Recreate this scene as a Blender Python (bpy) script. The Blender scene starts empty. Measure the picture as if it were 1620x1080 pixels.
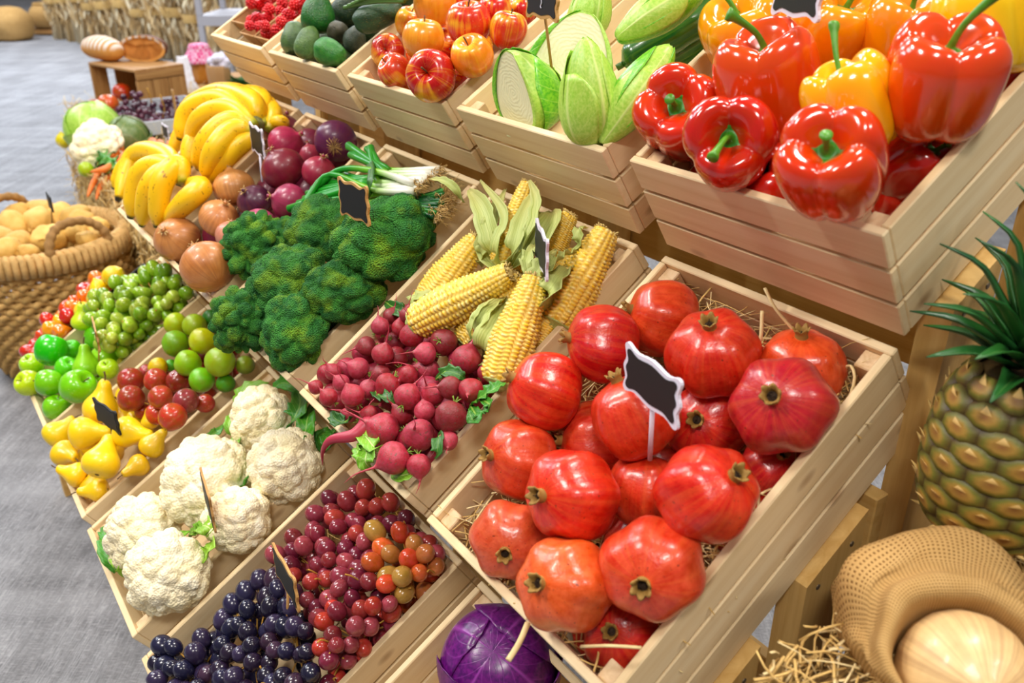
import bpy, math, random
from mathutils import Vector, Matrix, noise
PI = math.pi
R = random.Random(7)
COL = bpy.context.scene.collection
V3 = Vector

# ------------------------------------------------------------------ camera
F = 1380.1; PITCH = .4493; AZ = .9563
CAM = V3((.8968, -.3598, 1.2848))
FW = V3((-math.sin(AZ)*math.cos(PITCH), math.cos(AZ)*math.cos(PITCH), -math.sin(PITCH)))
RT = FW.cross(V3((0, 0, 1))).normalized()
UP = RT.cross(FW)
cd = bpy.data.cameras.new('camera'); cam = bpy.data.objects.new('camera', cd); COL.objects.link(cam)
cam.matrix_world = Matrix(((RT.x, UP.x, -FW.x, CAM.x), (RT.y, UP.y, -FW.y, CAM.y), (RT.z, UP.z, -FW.z, CAM.z), (0, 0, 0, 1)))
cd.sensor_width = 36; cd.lens = F*36/1620; cd.clip_start = .02; cd.clip_end = 100
cd.dof.use_dof = True; cd.dof.focus_distance = 1.05; cd.dof.aperture_fstop = 6.3
sc = bpy.context.scene; sc.camera = cam
sc.view_settings.view_transform = 'Standard'; sc.view_settings.look = 'None'
sc.view_settings.exposure = -0.12; sc.view_settings.gamma = 1
# ------------------------------------------------------------------ light
w = bpy.data.worlds.new('hall'); sc.world = w; w.use_nodes = True
w.node_tree.nodes['Background'].inputs[0].default_value = (1, .96, .92, 1)
w.node_tree.nodes['Background'].inputs[1].default_value = .17
def lamp(x, y, z, e, s=.5, c=(1, .95, .88), s2=None):
    l = bpy.data.lights.new('ceiling_lamp', 'AREA'); l.energy = e; l.size = s; l.color = c
    l.shape = 'RECTANGLE'; l.size_y = s2 or s
    o = bpy.data.objects.new('ceiling_lamp', l); o.location = (x, y, z); COL.objects.link(o); return o
for x, y, e in ((1.6, -1.0, 30), (-.3, -1.6, 34), (.5, 1.0, 26), (-1.6, -.6, 34), (-1.2, 1.6, 26), (2.4, .9, 20)):
    lamp(x, y, 3.1, e*1.6, .30, s2=.75)
for x, y in ((-4, -1.5), (-4.5, 2), (-8, -1.5), (-8, 2.5), (-11, 0), (-11, 4)):
    lamp(x, y, 3.8, 95 if x > -5 else 210, 1.6, (.86, .92, 1))

# ------------------------------------------------------------------ helpers
def ray(px, py): return FW + RT*((px-810)/F) - UP*((py-540)/F)
def at_z(px, py, z):
    d = ray(px, py); return CAM + d*((z-CAM.z)/d.z)
def at_d(px, py, d): return CAM + ray(px, py)*d
def depth(p): return (p-CAM).dot(FW)
def cv(a, b, c): return (RT*a + UP*b - FW*c).normalized()   # right, up, toward the viewer
W = .296; D = .4; H = .1241; TH = .009
class Tier:
    def __init__(s, y, z, a):
        s.o = V3((0, y, z)); s.a = a
        s.u = V3((0, math.cos(a), math.sin(a))); s.n = V3((0, -math.sin(a), math.cos(a)))
    def at(s, px, py, n=0.0):
        d = ray(px, py); return CAM + d*(((s.o-CAM).dot(s.n)+n)/d.dot(s.n))
    def loc(s, x, v, n): return s.o + V3((x, 0, 0)) + s.u*v + s.n*n
    def inv(s, p):
        q = p-s.o; return q.x, q.dot(s.u), q.dot(s.n)
TM = Tier(0, .71, .6121); TT = Tier(.2554, 1.0613, .554); TB = Tier(-.2631, .3703, .5461)

def lin(c):
    return tuple((x/255/12.92 if x/255 <= .04045 else ((x/255+.055)/1.055)**2.4) for x in c)
def C4(c): return lin(c)+(1,)

class MB:
    def __init__(s): s.V = []; s.F = []; s.MI = []; s.A = []; s.S = []
    def add(s, V, Fc, mi=0, A=None, smooth=True):
        b = len(s.V); s.V += [tuple(v) for v in V]
        s.F += [tuple(i+b for i in f) for f in Fc]; s.MI += [mi]*len(Fc); s.S += [smooth]*len(Fc)
        s.A += ([tuple(a) for a in A] if A else [tuple(v) for v in V]); return s
    def build(s, name, mats, parent=None, loc=None):
        me = bpy.data.meshes.new(name); me.from_pydata(s.V, [], s.F)
        for m in (mats if isinstance(mats, (list, tuple)) else [mats]): me.materials.append(m)
        me.polygons.foreach_set('material_index', s.MI); me.polygons.foreach_set('use_smooth', s.S)
        at = me.attributes.new('st', 'FLOAT_VECTOR', 'POINT')
        at.data.foreach_set('vector', [c for a in s.A for c in a])
        me.update()
        o = bpy.data.objects.new(name, me); COL.objects.link(o)
        if parent: o.parent = parent
        if loc is not None: o.location = loc
        return o
def empty(name, loc=(0, 0, 0)):
    o = bpy.data.objects.new(name, None); COL.objects.link(o); o.location = loc; o.empty_display_size = .03; return o
def tag(o, label=None, cat=None, group=None, kind=None):
    for k, v in (('label', label), ('category', cat), ('group', group), ('kind', kind)):
        if v: o[k] = v
    return o
def crom(P, t):
    n = len(P)-1; f = max(0, min(n-1e-6, t*n)); i = int(f); f -= i
    g = lambda k: P[max(0, min(n, k))]
    a, b, c, d = g(i-1), g(i), g(i+1), g(i+2)
    if i == 0: a = tuple(2*y-x for x, y in zip(c, b))
    if i == n-1: d = tuple(2*y-x for x, y in zip(b, c))
    return tuple(.5*((2*q)+(-p+r)*f+(2*p-5*q+4*r-s)*f*f+(-p+3*q-3*r+s)*f**3) for p, q, r, s in zip(a, b, c, d))
def lathe(mb, prof, nu=24, nv=16, mod=None, mi=0, off=(0, 0, 0), M=None, smooth=True):
    """prof: list of (r,z) from top pole to bottom pole; mod(theta,v,r,z)->(x,y,z)"""
    V = []; A = []; Fc = []
    for j in range(nv+1):
        v = j/nv; r, z = crom(prof, v); r = max(r, 0)
        for i in range(nu):
            th = 2*PI*i/nu
            p = mod(th, v, r, z) if mod else (r*math.cos(th), r*math.sin(th), z)
            V.append(p); A.append((math.cos(th), math.sin(th), v))
    for j in range(nv):
        for i in range(nu):
            a = j*nu+i; b = j*nu+(i+1) % nu
            Fc.append((a, a+nu, b+nu, b))
    if M is not None: V = [tuple(M @ V3(p)) for p in V]
    V = [(p[0]+off[0], p[1]+off[1], p[2]+off[2]) for p in V]
    mb.add(V, Fc, mi, A, smooth); return mb
def tube(mb, P, rad, n=8, seg=12, mi=0, flat=1.0, upv=None, poly=0, wob=0):
    P = [tuple(p) for p in P]; V = []; A = []; Fc = []
    pts = [V3(crom(P, k/seg)) for k in range(seg+1)]
    up = V3(upv) if upv else V3((.13, .21, 1))
    ref = None
    for k, p in enumerate(pts):
        T = (pts[min(seg, k+1)]-pts[max(0, k-1)]).normalized()
        if ref is None: ref = (up - T*up.dot(T)).normalized()
        else: ref = (ref - T*ref.dot(T)).normalized()
        B = T.cross(ref); t = k/seg; r = rad(t) if callable(rad) else rad
        for i in range(n):
            th = 2*PI*i/n; q = r*(1+poly*math.cos(5*th))
            V.append(p + ref*(q*math.cos(th)*flat) + B*(q*math.sin(th)))
            A.append((math.cos(th), math.sin(th), t))
    for k in range(seg):
        for i in range(n):
            a = k*n+i; b = k*n+(i+1) % n; Fc.append((a, b, b+n, a+n))
    V.append(pts[0]); A.append((0, 0, 0)); V.append(pts[-1]); A.append((0, 0, 1)); m = len(V)
    for i in range(n):
        Fc.append((m-2, (i+1) % n, i)); Fc.append((m-1, seg*n+i, seg*n+(i+1) % n))
    mb.add(V, Fc, mi, A); return mb
def leaf(mb, P, wid, face, nseg=10, nw=6, cup=.25, ruf=0.0, mi=0, seed=0, freq=5):
    """ribbon leaf along P; wid(t) half width; face = vector the leaf faces"""
    P = [tuple(p) for p in P]; pts = [V3(crom(P, k/nseg)) for k in range(nseg+1)]; V = []; A = []; Fc = []
    face = V3(face)
    for k, p in enumerate(pts):
        T = (pts[min(nseg, k+1)]-pts[max(0, k-1)]).normalized()
        S = T.cross(face).normalized(); N = S.cross(T).normalized(); t = k/nseg; h = wid(t)
        for i in range(nw+1):
            s = 2*i/nw-1
            q = p + S*(s*h) + N*(cup*h*s*s + ruf*h*abs(s)*math.sin(freq*2*PI*t+(2 if s > 0 else 0)+seed))
            V.append(q); A.append((s, t, seed*.37))
    for k in range(nseg):
        for i in range(nw):
            a = k*(nw+1)+i; Fc.append((a, a+1, a+nw+2, a+nw+1))
    mb.add(V, Fc, mi, A); return mb
def solid(o, th):
    m = o.modifiers.new('thick', 'SOLIDIFY'); m.thickness = th; m.offset = 0; return o
def board(mb, a, b, mi=0, bev=.0012, along=0):
    """axis aligned board with chamfered edges; grain attr runs along axis 'along'"""
    x0, y0, z0 = a; x1, y1, z1 = b; V = []; idx = {}
    Fc = []
    bv = min(bev, (x1-x0)*.3, (y1-y0)*.3, (z1-z0)*.3)
    for sx in (0, 1):
        for sy in (0, 1):
            for sz in (0, 1):
                for ax in range(3):
                    p = [x1 if sx else x0, y1 if sy else y0, z1 if sz else z0]; s = (sx, sy, sz)
                    for k in range(3):
                        if k != ax: p[k] += -bv if s[k] else bv
                    idx[(sx, sy, sz, ax)] = len(V); V.append(p)
    I = lambda s, ax: idx[(s[0], s[1], s[2], ax)]
    for ax in range(3):
        b1, b2 = [(1, 2), (2, 0), (0, 1)][ax]
        for s in (0, 1):
            q = []
            for u, v in ((0, 0), (1, 0), (1, 1), (0, 1)):
                t = [0, 0, 0]; t[ax] = s; t[b1] = u; t[b2] = v; q.append(I(t, ax))
            Fc.append(tuple(q if s else q[::-1]))
    for ax in range(3):          # edges along axis ax
        b1, b2 = [(1, 2), (2, 0), (0, 1)][ax]
        for u in (0, 1):
            for v in (0, 1):
                t0 = [0, 0, 0]; t0[b1] = u; t0[b2] = v; t1 = list(t0); t1[ax] = 1
                q = [I(t0, b1), I(t1, b1), I(t1, b2), I(t0, b2)]
                Fc.append(tuple(q if (u == v) else q[::-1]))
    for sx in (0, 1):
        for sy in (0, 1):
            for sz in (0, 1):
                q = [I((sx, sy, sz), k) for k in range(3)]
                Fc.append(tuple(q if (sx+sy+sz) % 2 else q[::-1]))
    ox, oy, oz = R.uniform(0, 9), R.uniform(0, 9), R.uniform(0, 9)
    pm = [(0, 1, 2), (1, 0, 2), (2, 0, 1)][along]
    A = [(p[pm[0]]+ox, p[pm[1]]+oy, p[pm[2]]+oz) for p in V]
    mb.add(V, Fc, mi, A, False); return mb

# ------------------------------------------------------------------ materials
class NT:
    def __init__(s, name):
        s.m = bpy.data.materials.new(name); s.m.use_nodes = True; s.t = s.m.node_tree
        s.b = s.t.nodes['Principled BSDF']
    def n(s, typ, **k):
        o = s.t.nodes.new('ShaderNode'+typ)
        for a, v in k.items():
            if a.startswith('i_'):
                key = a[2:]; key = int(key) if key.isdigit() else key.replace('_', ' ')
                s.set(o.inputs[key], v)
            else: setattr(o, a, v)
        return o
    def set(s, inp, v):
        if isinstance(v, bpy.types.NodeSocket): s.t.links.new(v, inp)
        else: inp.default_value = v
    def out(s, k, v): s.set(s.b.inputs[k], v)
    def obj(s): return s.n('TexCoord').outputs['Object']
    def st(s): return s.n('Attribute', attribute_name='st').outputs['Vector']
    def scale(s, vec, sc):
        o = s.n('VectorMath', operation='MULTIPLY'); s.set(o.inputs[0], vec); o.inputs[1].default_value = sc; return o.outputs[0]
    def addv(s, vec, x):
        o = s.n('VectorMath', operation='ADD'); s.set(o.inputs[0], vec); s.set(o.inputs[1], x); return o.outputs[0]
    def rnd(s): return s.n('ObjectInfo').outputs['Random']
    def ocol(s): return s.n('ObjectInfo').outputs['Color']
    def noise(s, vec, sc, det=3, rough=.5, dist=0):
        o = s.n('TexNoise'); s.set(o.inputs['Vector'], vec); o.inputs['Scale'].default_value = sc
        o.inputs['Detail'].default_value = det; o.inputs['Roughness'].default_value = rough; o.inputs['Distortion'].default_value = dist
        return o.outputs['Fac']
    def vor(s, vec, sc, feat='F1'):
        o = s.n('TexVoronoi', feature=feat); s.set(o.inputs['Vector'], vec); o.inputs['Scale'].default_value = sc; return o.outputs['Distance']
    def ramp(s, f, a, b, ca=0.0, cb=1.0):
        o = s.n('MapRange'); s.set(o.inputs[0], f)
        for i, v in enumerate((a, b, ca, cb)): o.inputs[i+1].default_value = v
        return o.outputs[0]
    def mix(s, f, a, b, typ='MIX'):
        o = s.n('Mix', data_type='RGBA', blend_type=typ); s.set(o.inputs[0], f); s.set(o.inputs[6], a); s.set(o.inputs[7], b); return o.outputs[2]
    def math(s, op, a, b=0.0):
        o = s.n('Math', operation=op); s.set(o.inputs[0], a); s.set(o.inputs[1], b); return o.outputs[0]
    def sep(s, v):
        o = s.n('SeparateXYZ'); s.set(o.inputs[0], v); return o.outputs
    def bump(s, h, st=.3, d=.001, prev=None):
        o = s.n('Bump'); s.set(o.inputs['Height'], h); o.inputs['Strength'].default_value = st; o.inputs['Distance'].default_value = d
        if prev: s.set(o.inputs['Normal'], prev)
        s.out('Normal', o.outputs[0]); return o.outputs[0]
    def hsv(s, c, h=.5, sa=1.0, v=1.0):
        o = s.n('HueSaturation'); s.set(o.inputs['Color'], c); s.set(o.inputs['Hue'], h); s.set(o.inputs['Saturation'], sa); s.set(o.inputs['Value'], v); return o.outputs[0]
def plain(name, c, rough=.5, vary=.15, sc=40, spec=.5, metal=0, bump=0):
    t = NT(name); f = t.noise(t.obj(), sc)
    a = tuple(min(1, x*(1-vary)) for x in lin(c))+(1,); b = tuple(min(1, x*(1+vary)) for x in lin(c))+(1,)
    t.out('Base Color', t.mix(f, a, b)); t.out('Roughness', rough); t.out('Specular IOR Level', spec); t.out('Metallic', metal)
    if bump: t.bump(f, bump, .002)
    return t.m
def wood(name, light, dark, knots=True, rough=.55, gs=1.0):
    t = NT(name); st = t.st()
    g = t.scale(st, (3*gs, 70*gs, 70*gs)); f = t.noise(g, 1.0, 4, .6, .6)
    g2 = t.scale(st, (1.2, 14, 14)); f2 = t.noise(g2, 1.0, 2, .5, .8)
    col = t.mix(t.ramp(f, .35, .7), C4(light), C4(dark))
    col = t.mix(t.ramp(f2, .4, .75, 0, .5), col, C4(dark))
    if knots:
        k = t.vor(t.scale(st, (9, 20, 20)), 1.0); k1 = t.ramp(k, .05, .16, 1, 0)
        col = t.mix(t.math('MULTIPLY', k1, .75), col, C4((150, 100, 55)))
    # rings on end grain are implied by the same stretched noise
    t.out('Base Color', col); t.out('Roughness', rough); t.out('Specular IOR Level', .35)
    t.bump(f, .25, .0006); return t.m
def fruit(name, rough=.3, sc=18, dark=.75, hue=.0, spots=None, spa=.62, spsc=120, streak=None, tip=None, tipr=(0, .12), bump=0, coat=0, bsc=60, val=.12, spec=.5, sub=0, endc=None, endr=(.9, 1), patch=None, phr=(.5, .62)):
    """skin coloured by the object's own colour with natural mottling"""
    t = NT(name); ob = t.obj(); st = t.st(); r = t.rnd()
    off = t.n('CombineXYZ'); t.set(off.inputs[0], t.math('MULTIPLY', r, 37.0)); t.set(off.inputs[1], t.math('MULTIPLY', r, 17.0))
    p = t.addv(t.scale(ob, (1, 1, 1)), off.outputs[0])
    f = t.noise(p, sc, 4, .6)
    c = t.ocol(); c2 = t.hsv(c, .5+hue, 1.05, dark)
    col = t.mix(t.ramp(f, .35, .68), c, c2)
    if patch:
        pf = t.ramp(t.noise(p, sc*.45, 2, .5, .3), phr[0], phr[1])
        if streak:
            sp = t.addv(t.scale(st, (streak[1], streak[1], 1.2)), off.outputs[0]); pf = t.math('MULTIPLY', t.math('ADD', pf, t.ramp(t.noise(sp, 1, 3, .6), .4, .65, -.35, .35)), 1.0)
            cl = t.n('Clamp'); t.set(cl.inputs[0], pf); pf = cl.outputs[0]
        col = t.mix(pf, col, C4(patch))
    elif streak:
        sp = t.addv(t.scale(st, (streak[1], streak[1], 1.0)), off.outputs[0])
        col = t.mix(t.ramp(t.noise(sp, 1, 4, .65), .42, .66, 0, streak[2]), col, C4(streak[0]))
    z = t.sep(st)[2]
    if tip: col = t.mix(t.ramp(z, tipr[0], tipr[1], 1, 0), col, C4(tip))
    if endc: col = t.mix(t.ramp(z, endr[0], endr[1], 0, 1), col, C4(endc))
    if spots: col = t.mix(t.ramp(t.noise(p, spsc, 2, .5), spa, spa+.08), col, C4(spots))
    v = t.ramp(r, 0, 1, 1-val, 1+val)
    t.out('Base Color', t.hsv(col, .5, 1, v)); t.out('Roughness', rough); t.out('Specular IOR Level', spec)
    if coat: t.out('Coat Weight', coat); t.out('Coat Roughness', .12)
    if sub: t.out('Subsurface Weight', sub); t.out('Subsurface Radius', (.01, .006, .004)); t.out('Subsurface Scale', .5)
    if bump: t.bump(t.noise(p, bsc, 3), bump, .002)
    return t.m
m_pine = wood('pine', (243, 221, 180), (229, 199, 150))
m_pine_end = wood('pine_endgrain', (232, 204, 164), (205, 168, 120), False)
m_pine_yel = wood('planed_timber', (226, 188, 118), (205, 160, 88), False)
m_box = wood('crate_wood_brown', (196, 150, 92), (158, 110, 60))
m_bread = fruit('bread_crust', .75, 14, .75, bump=.3)

# ------------------------------------------------------------------ setting
def floor():
    mb = MB(); mb.add([(-24, -9, 0), (6, -9, 0), (6, 12, 0), (-24, 12, 0)], [(0, 1, 2, 3)], smooth=False)
    t = NT('carpet'); ob = t.obj()
    rot = t.n('Mapping', vector_type='POINT'); t.set(rot.inputs[0], ob); rot.inputs['Rotation'].default_value = (0, 0, .62)
    v = rot.outputs[0]
    a = t.noise(t.scale(v, (26, 420, 1)), 1, 3, .7); b = t.noise(t.scale(v, (1.2, 22, 1)), 1, 5, .7)
    c = t.noise(t.scale(v, (300, 60, 1)), 1, 2, .6); d = t.noise(t.scale(v, (10, 1.2, 1)), 1, 3, .5)
    br = t.n('TexBrick'); t.set(br.inputs[0], v); br.inputs['Scale'].default_value = 2.0
    br.inputs['Color1'].default_value = (.84, .84, .84, 1); br.inputs['Color2'].default_value = (1.16, 1.16, 1.16, 1); br.inputs['Mortar'].default_value = (.95, .95, .95, 1); br.inputs['Mortar Size'].default_value = .004
    col = t.mix(t.ramp(a, .35, .7), C4((92, 92, 96)), C4((172, 172, 176)))
    col = t.mix(t.ramp(b, .42, .62, 0, .75), col, C4((104, 103, 106)))
    col = t.mix(t.ramp(c, .5, .75, 0, .45), col, C4((196, 196, 200)))
    col = t.mix(t.ramp(d, .4, .7, 0, .35), col, C4((182, 182, 186)))
    col = t.mix(.7, col, br.outputs[0], 'MULTIPLY')
    t.out('Base Color', col); t.out('Roughness', .62); t.out('Specular IOR Level', .45)
    t.bump(t.math('ADD', a, c), .5, .003)
    o = mb.build('floor', t.m); tag(o, kind='structure')
floor()

# ------------------------------------------------------------------ crates
def crate_mesh_parts(root):
    g = .004; hs = (H-2*g)/3
    levels = [(H-hs, H), (H-2*hs-g, H-hs-g), (H-3*hs-2*g, H-2*hs-2*g)]
    f = MB(); b = MB()
    for z0, z1 in levels:
        board(f, (0, 0, z0), (W, TH, z1), along=0); board(b, (0, D-TH, z0), (W, D, z1), along=0)
    f.build('front_panel', m_pine, root); b.build('back_panel', m_pine, root)
    for x0 in (0, W-TH):
        s = MB()
        for z0, z1 in levels: board(s, (x0, TH+.0004, z0), (x0+TH, D-TH-.0004, z1), along=1)
        s.build('side_panel', m_pine, root)
    bt = MB()
    for k in range(5):
        x = TH+.002+k*(W-2*TH-.004)/5; board(bt, (x, TH+.001, .0005), (x+.05, D-TH-.001, .007), along=1)
    bt.build('bottom_panel', m_pine, root)
    for x in (TH, W-TH-.02):
        for y in (TH, D-TH-.02):
            p = MB(); board(p, (x+.0003, y+.0003, .008), (x+.0197, y+.0197, H-.007), along=2); p.build('corner_post', m_pine_end, root)
crate0 = empty('wooden_crate'); crate_mesh_parts(crate0)
CR = {}
def copytree(o, parent=None):
    c = o.copy(); COL.objects.link(c); c.parent = parent
    for ch in list(o.children):
        copytree(ch, c)
    return c
_first = [True]
def crate(key, tier, x0, label):
    o = crate0 if _first[0] else copytree(crate0); _first[0] = False
    p = tier.loc(x0, 0, -H)
    o.matrix_world = Matrix.Translation(p) @ Matrix.Rotation(tier.a, 4, 'X')
    tag(o, label, 'crate', 'slatted pine crates on the tiered stand')
    CR[key] = (tier, x0); return o
crate('berry', TT, -1.1131, 'pine crate holding punnets of raspberries at far end of top row')
crate('avo', TT, -.7761, 'pine crate filled with dark green avocados on top row')
crate('apple', TT, -.4349, 'pine crate filled with red and yellow apples on top row')
crate('cab', TT, -.1047, 'pine crate of pointed cabbages and cucumbers on top row')
crate('pep', TT, .2346, 'pine crate of red and yellow bell peppers at near end of top row')
crate('ban', TM, -1.1281, 'pine crate under the banana bunches in middle row')
crate('oni', TM, -.7921, 'pine crate of red and brown onions in middle row')
crate('broc', TM, -.4531, 'pine crate of broccoli and spring onions in middle row')
crate('corn', TM, -.1145, 'pine crate of corn cobs and red radishes in middle row')
crate('pom', TM, .2271, 'pine crate of pomegranates bedded in straw, near end of middle row')
crate('gap', TB, -1.1514, 'pine crate of green apples and green grapes in bottom row')
crate('pear', TB, -.8051, 'pine crate of yellow pears, plums and limes in bottom row')
crate('cau', TB, -.4699, 'pine crate filled with white cauliflowers in bottom row')
crate('gra', TB, -.1261, 'pine crate filled with black and red grapes in bottom row')
crate('pur', TB, .2122, 'pine crate holding one purple cabbage at near end of bottom row')
CR['chi'] = (TB, -1.495)

def stand():
    root = empty('display_stand', (-.3, .1, 0)); off = V3((-.3, .1, 0))
    def bd(name, a, b, along, m=m_pine_yel):
        mb = MB(); board(mb, V3(a)-off, V3(b)-off, along=along, bev=.0015); return mb.build(name, m, root)
    def post(x, ya, yb, tier):
        def zt(y):
            s = (y-tier.o.y-H*math.sin(tier.a))/math.cos(tier.a)
            return tier.o.z-H*math.cos(tier.a)+s*math.sin(tier.a)-.004
        V = []
        for xx in (x, x+.03):
            for y, z in ((ya, 0.0), (yb, 0.0), (yb, zt(yb)), (ya, zt(ya))): V.append(V3((xx, y, z))-off)
        mb = MB(); ox = R.uniform(0, 9)
        A = [(v.z+ox, v.x, v.y+ox) for v in V]
        mb.add(V, [(3, 2, 1, 0), (4, 5, 6, 7), (0, 1, 5, 4), (1, 2, 6, 5), (2, 3, 7, 6), (3, 0, 4, 7)], 0, A, False)
        o = mb.build('post', m_pine_yel, root)
        for k, y in enumerate((ya+.018, yb-.018)):     # countersunk screws near the top of each post
            z = zt(y)-.02; s = MB(); tube(s, [V3((x+.0295, y, z))-off, V3((x+.0308, y, z))-off], .003, 8, 1)
            s.build('screw', m_screw, root)
        return o
    for x in (.505, -.12, -.8, -1.16):
        post(x, .09, .178, TM); post(x, .235, .315, TM)
        post(x+.008, -.20, -.13, TB); post(x+.008, -.06, .02, TB)
    for x in (.517, -.12, -.8, -1.16):
        post(x, .363, .43, TT); post(x, .50, .57, TT)
    for y, z in ((.182, .45), (.32, .6), (.336, .705), (.44, .30), (-.125, .10), (.575, .8)):
        bd('rail', (-1.15, y, z), (.53, y+.02, z+.07), 0)
    for x in (.54, -1.19):
        bd('foot_beam', (x, -.22, .0), (x+.025, .60, .06), 1)
    tag(root, 'tiered pine stand of posts and rails carrying three rows of crates', 'display stand')
m_screw = plain('screw_steel', (120, 105, 85), .4, metal=.6)
stand()

# ------------------------------------------------------------------ prototypes and placing
PROTOS = []
class Proto:
    def __init__(s, root): s.r = root; s.used = False; PROTOS.append(s)
    def put(s, loc, axis, sc, label=None, cat=None, group=None, color=None, roll=None, sc3=None, parent=None, ref=None):
        o = copytree(s.r) if s.used else s.r; s.used = True
        z = V3(axis).normalized(); x = V3((1, 0, 0)) if abs(z.x) < .8 else V3((0, 1, 0))
        if ref is not None: x = V3(ref)
        x = (x - z*x.dot(z)).normalized(); y = z.cross(x)
        M = Matrix(((x.x, y.x, z.x), (x.y, y.y, z.y), (x.z, y.z, z.z))).to_4x4()
        M = M @ Matrix.Rotation(R.uniform(0, 2*PI) if roll is None else roll, 4, 'Z')
        S = sc3 or (sc, sc, sc)
        M = Matrix.Translation(loc) @ M @ Matrix.Diagonal((S[0], S[1], S[2], 1))
        if parent is not None: o.parent = parent; o.matrix_local = parent.matrix_world.inverted() @ M if False else Matrix.Translation(-parent.location) @ M
        else: o.matrix_world = M
        if label: tag(o, label, cat, group)
        if color:
            c = lin(color)+(1,)
            o.color = c
            for ch in o.children:
                if ch.name.split('.')[0] in ('body', 'head', 'cob', 'crown', 'flesh'): ch.color = c
        return o
def single(name, mb, mats): return Proto(mb.build(name, mats))
def settle(items, tier, x0, hard=.94, it=160):
    """items: dict(px,py,r(px),n): move along the line of sight so that the balls touch instead of cutting"""
    for q in items:
        p = tier.at(q['px'], q['py'], q['n']); q['d'] = ray(q['px'], q['py']); q['t'] = depth(p)
    P = lambda q: CAM+q['d']*q['t']
    rr = lambda q: q['r']*q['t']/F*q.get('k', 1)
    for _ in range(it):
        moved = False
        for i, a in enumerate(items):
            for b in items[:i]:
                pa = P(a); pb = P(b); ov = (rr(a)+rr(b))*hard-(pa-pb).length
                if ov > .0005:
                    na = tier.inv(pa)[2]; nb = tier.inv(pb)[2]
                    lo, hi = (a, b) if na < nb else (b, a)
                    nl = min(na, nb); st = min(ov, .004)*.6
                    if nl-rr(lo) > -H+.008: lo['t'] += st
                    hi['t'] -= st*.6; moved = True
        for q in items:
            p = P(q); r = rr(q)*.93; x, v, n = tier.inv(p); x -= x0
            if n-r < -H+.008: q['t'] -= .003
            e = max(0.0, 1-(max(n, 0)/r)**2)**.5*r if n < r else 0
            if -r*4 < x < W+r*4 and (x-e < TH or x+e > W-TH or v-e < TH or v+e > D-TH) and n < r*.98 and not q.get('free'):
                q['t'] -= .002
        if not moved: break
    for q in items: q['p'] = P(q); q['R'] = q['r']*q['t']/F
    return items
def L(px, py, r, n=0.0, ax=(0, 0, 1), col=None, label=None, **k):
    return dict(px=px, py=py, r=r, n=n, ax=ax, col=col, label=label, **k)
ORD = ['first', 'second', 'third', 'fourth', 'fifth', 'sixth', 'seventh', 'eighth', 'ninth', 'tenth', 'eleventh', 'twelfth', 'thirteenth', 'fourteenth', 'fifteenth', 'sixteenth', 'seventeenth', 'eighteenth']
def rowlabels(objs, nrow, what, tail, far='farthest'):
    """tell look-alikes apart by row (from the back) and place in the row (from the left)"""
    def px(o): q = o.matrix_world.translation-CAM; return q.dot(RT)/q.dot(FW), -q.dot(UP)/q.dot(FW)
    objs = sorted(objs, key=lambda o: px(o)[1]); n = len(objs); per = math.ceil(n/nrow)
    for r in range(nrow):
        row = sorted(objs[r*per:(r+1)*per], key=lambda o: px(o)[0])
        for i, o in enumerate(row):
            rn = 'back row' if r == 0 else 'front row' if r == nrow-1 else ORD[r]+' row from the back'
            o['label'] = f'{what}, {ORD[i]} from left in {rn} {tail}'
SPH = {}       # spheres already standing in a crate
def place(items, key, protos, cat, group, gl, hard=.94, ysc=None, color=None):
    tier, x0 = CR[key]
    settle(items, tier, x0, hard+.04)
    for i, q in enumerate(items):
        pr = q.get('proto') or protos[i % len(protos)]
        s = q['R']; s3 = q.get('s3'); s3 = (s*s3[0], s*s3[1], s*s3[2]) if s3 else None
        q['o'] = pr.put(q['p'], cv(*q['ax']), s, q['label'] or gl, q.get('cat') or cat, q.get('group') or group, q['col'] or color, roll=q.get('roll'), sc3=s3)
        SPH.setdefault(key, []).append((q['p'], s))
    return items
def drop(key, poly, rpx, nmin, nmax, count, existing, var=.12, tries=60):
    """let balls come down along the lines of sight until they rest on what is there"""
    tier, x0 = CR[key]; out = []
    xs = [p[0] for p in poly]; ys = [p[1] for p in poly]
    def inside(x, y):
        c = False; j = len(poly)-1
        for i in range(len(poly)):
            xi, yi = poly[i]; xj, yj = poly[j]
            if (yi > y) != (yj > y) and x < (xj-xi)*(y-yi)/(yj-yi)+xi: c = not c
            j = i
        return c
    for _ in range(count*tries):
        if len(out) >= count: break
        px = R.uniform(min(xs), max(xs)); py = R.uniform(min(ys), max(ys))
        if not inside(px, py): continue
        d = ray(px, py); t0 = depth(tier.at(px, py, nmax+.02)); t1 = depth(tier.at(px, py, nmin))
        r = rpx*t1/F*R.uniform(1-var, 1+var); t = t1
        dd = d.dot(d)
        for c, rc in existing+out:
            m = c-CAM; b = d.dot(m)/dd; q = (m-d*b).length; s = (r+rc)*.90
            if q < s:
                h = b-math.sqrt(s*s-q*q)/math.sqrt(dd)
                t = min(t, h)
        p = CAM+d*t; x, v, n = tier.inv(p); x -= x0
        if n > nmax: continue
        e = r*.9 if n < r*.3 else r*.35
        if x < TH+e or x > W-TH-e or v < TH+e or v > D-TH-e: continue
        out.append((p, r))
    return out
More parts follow.
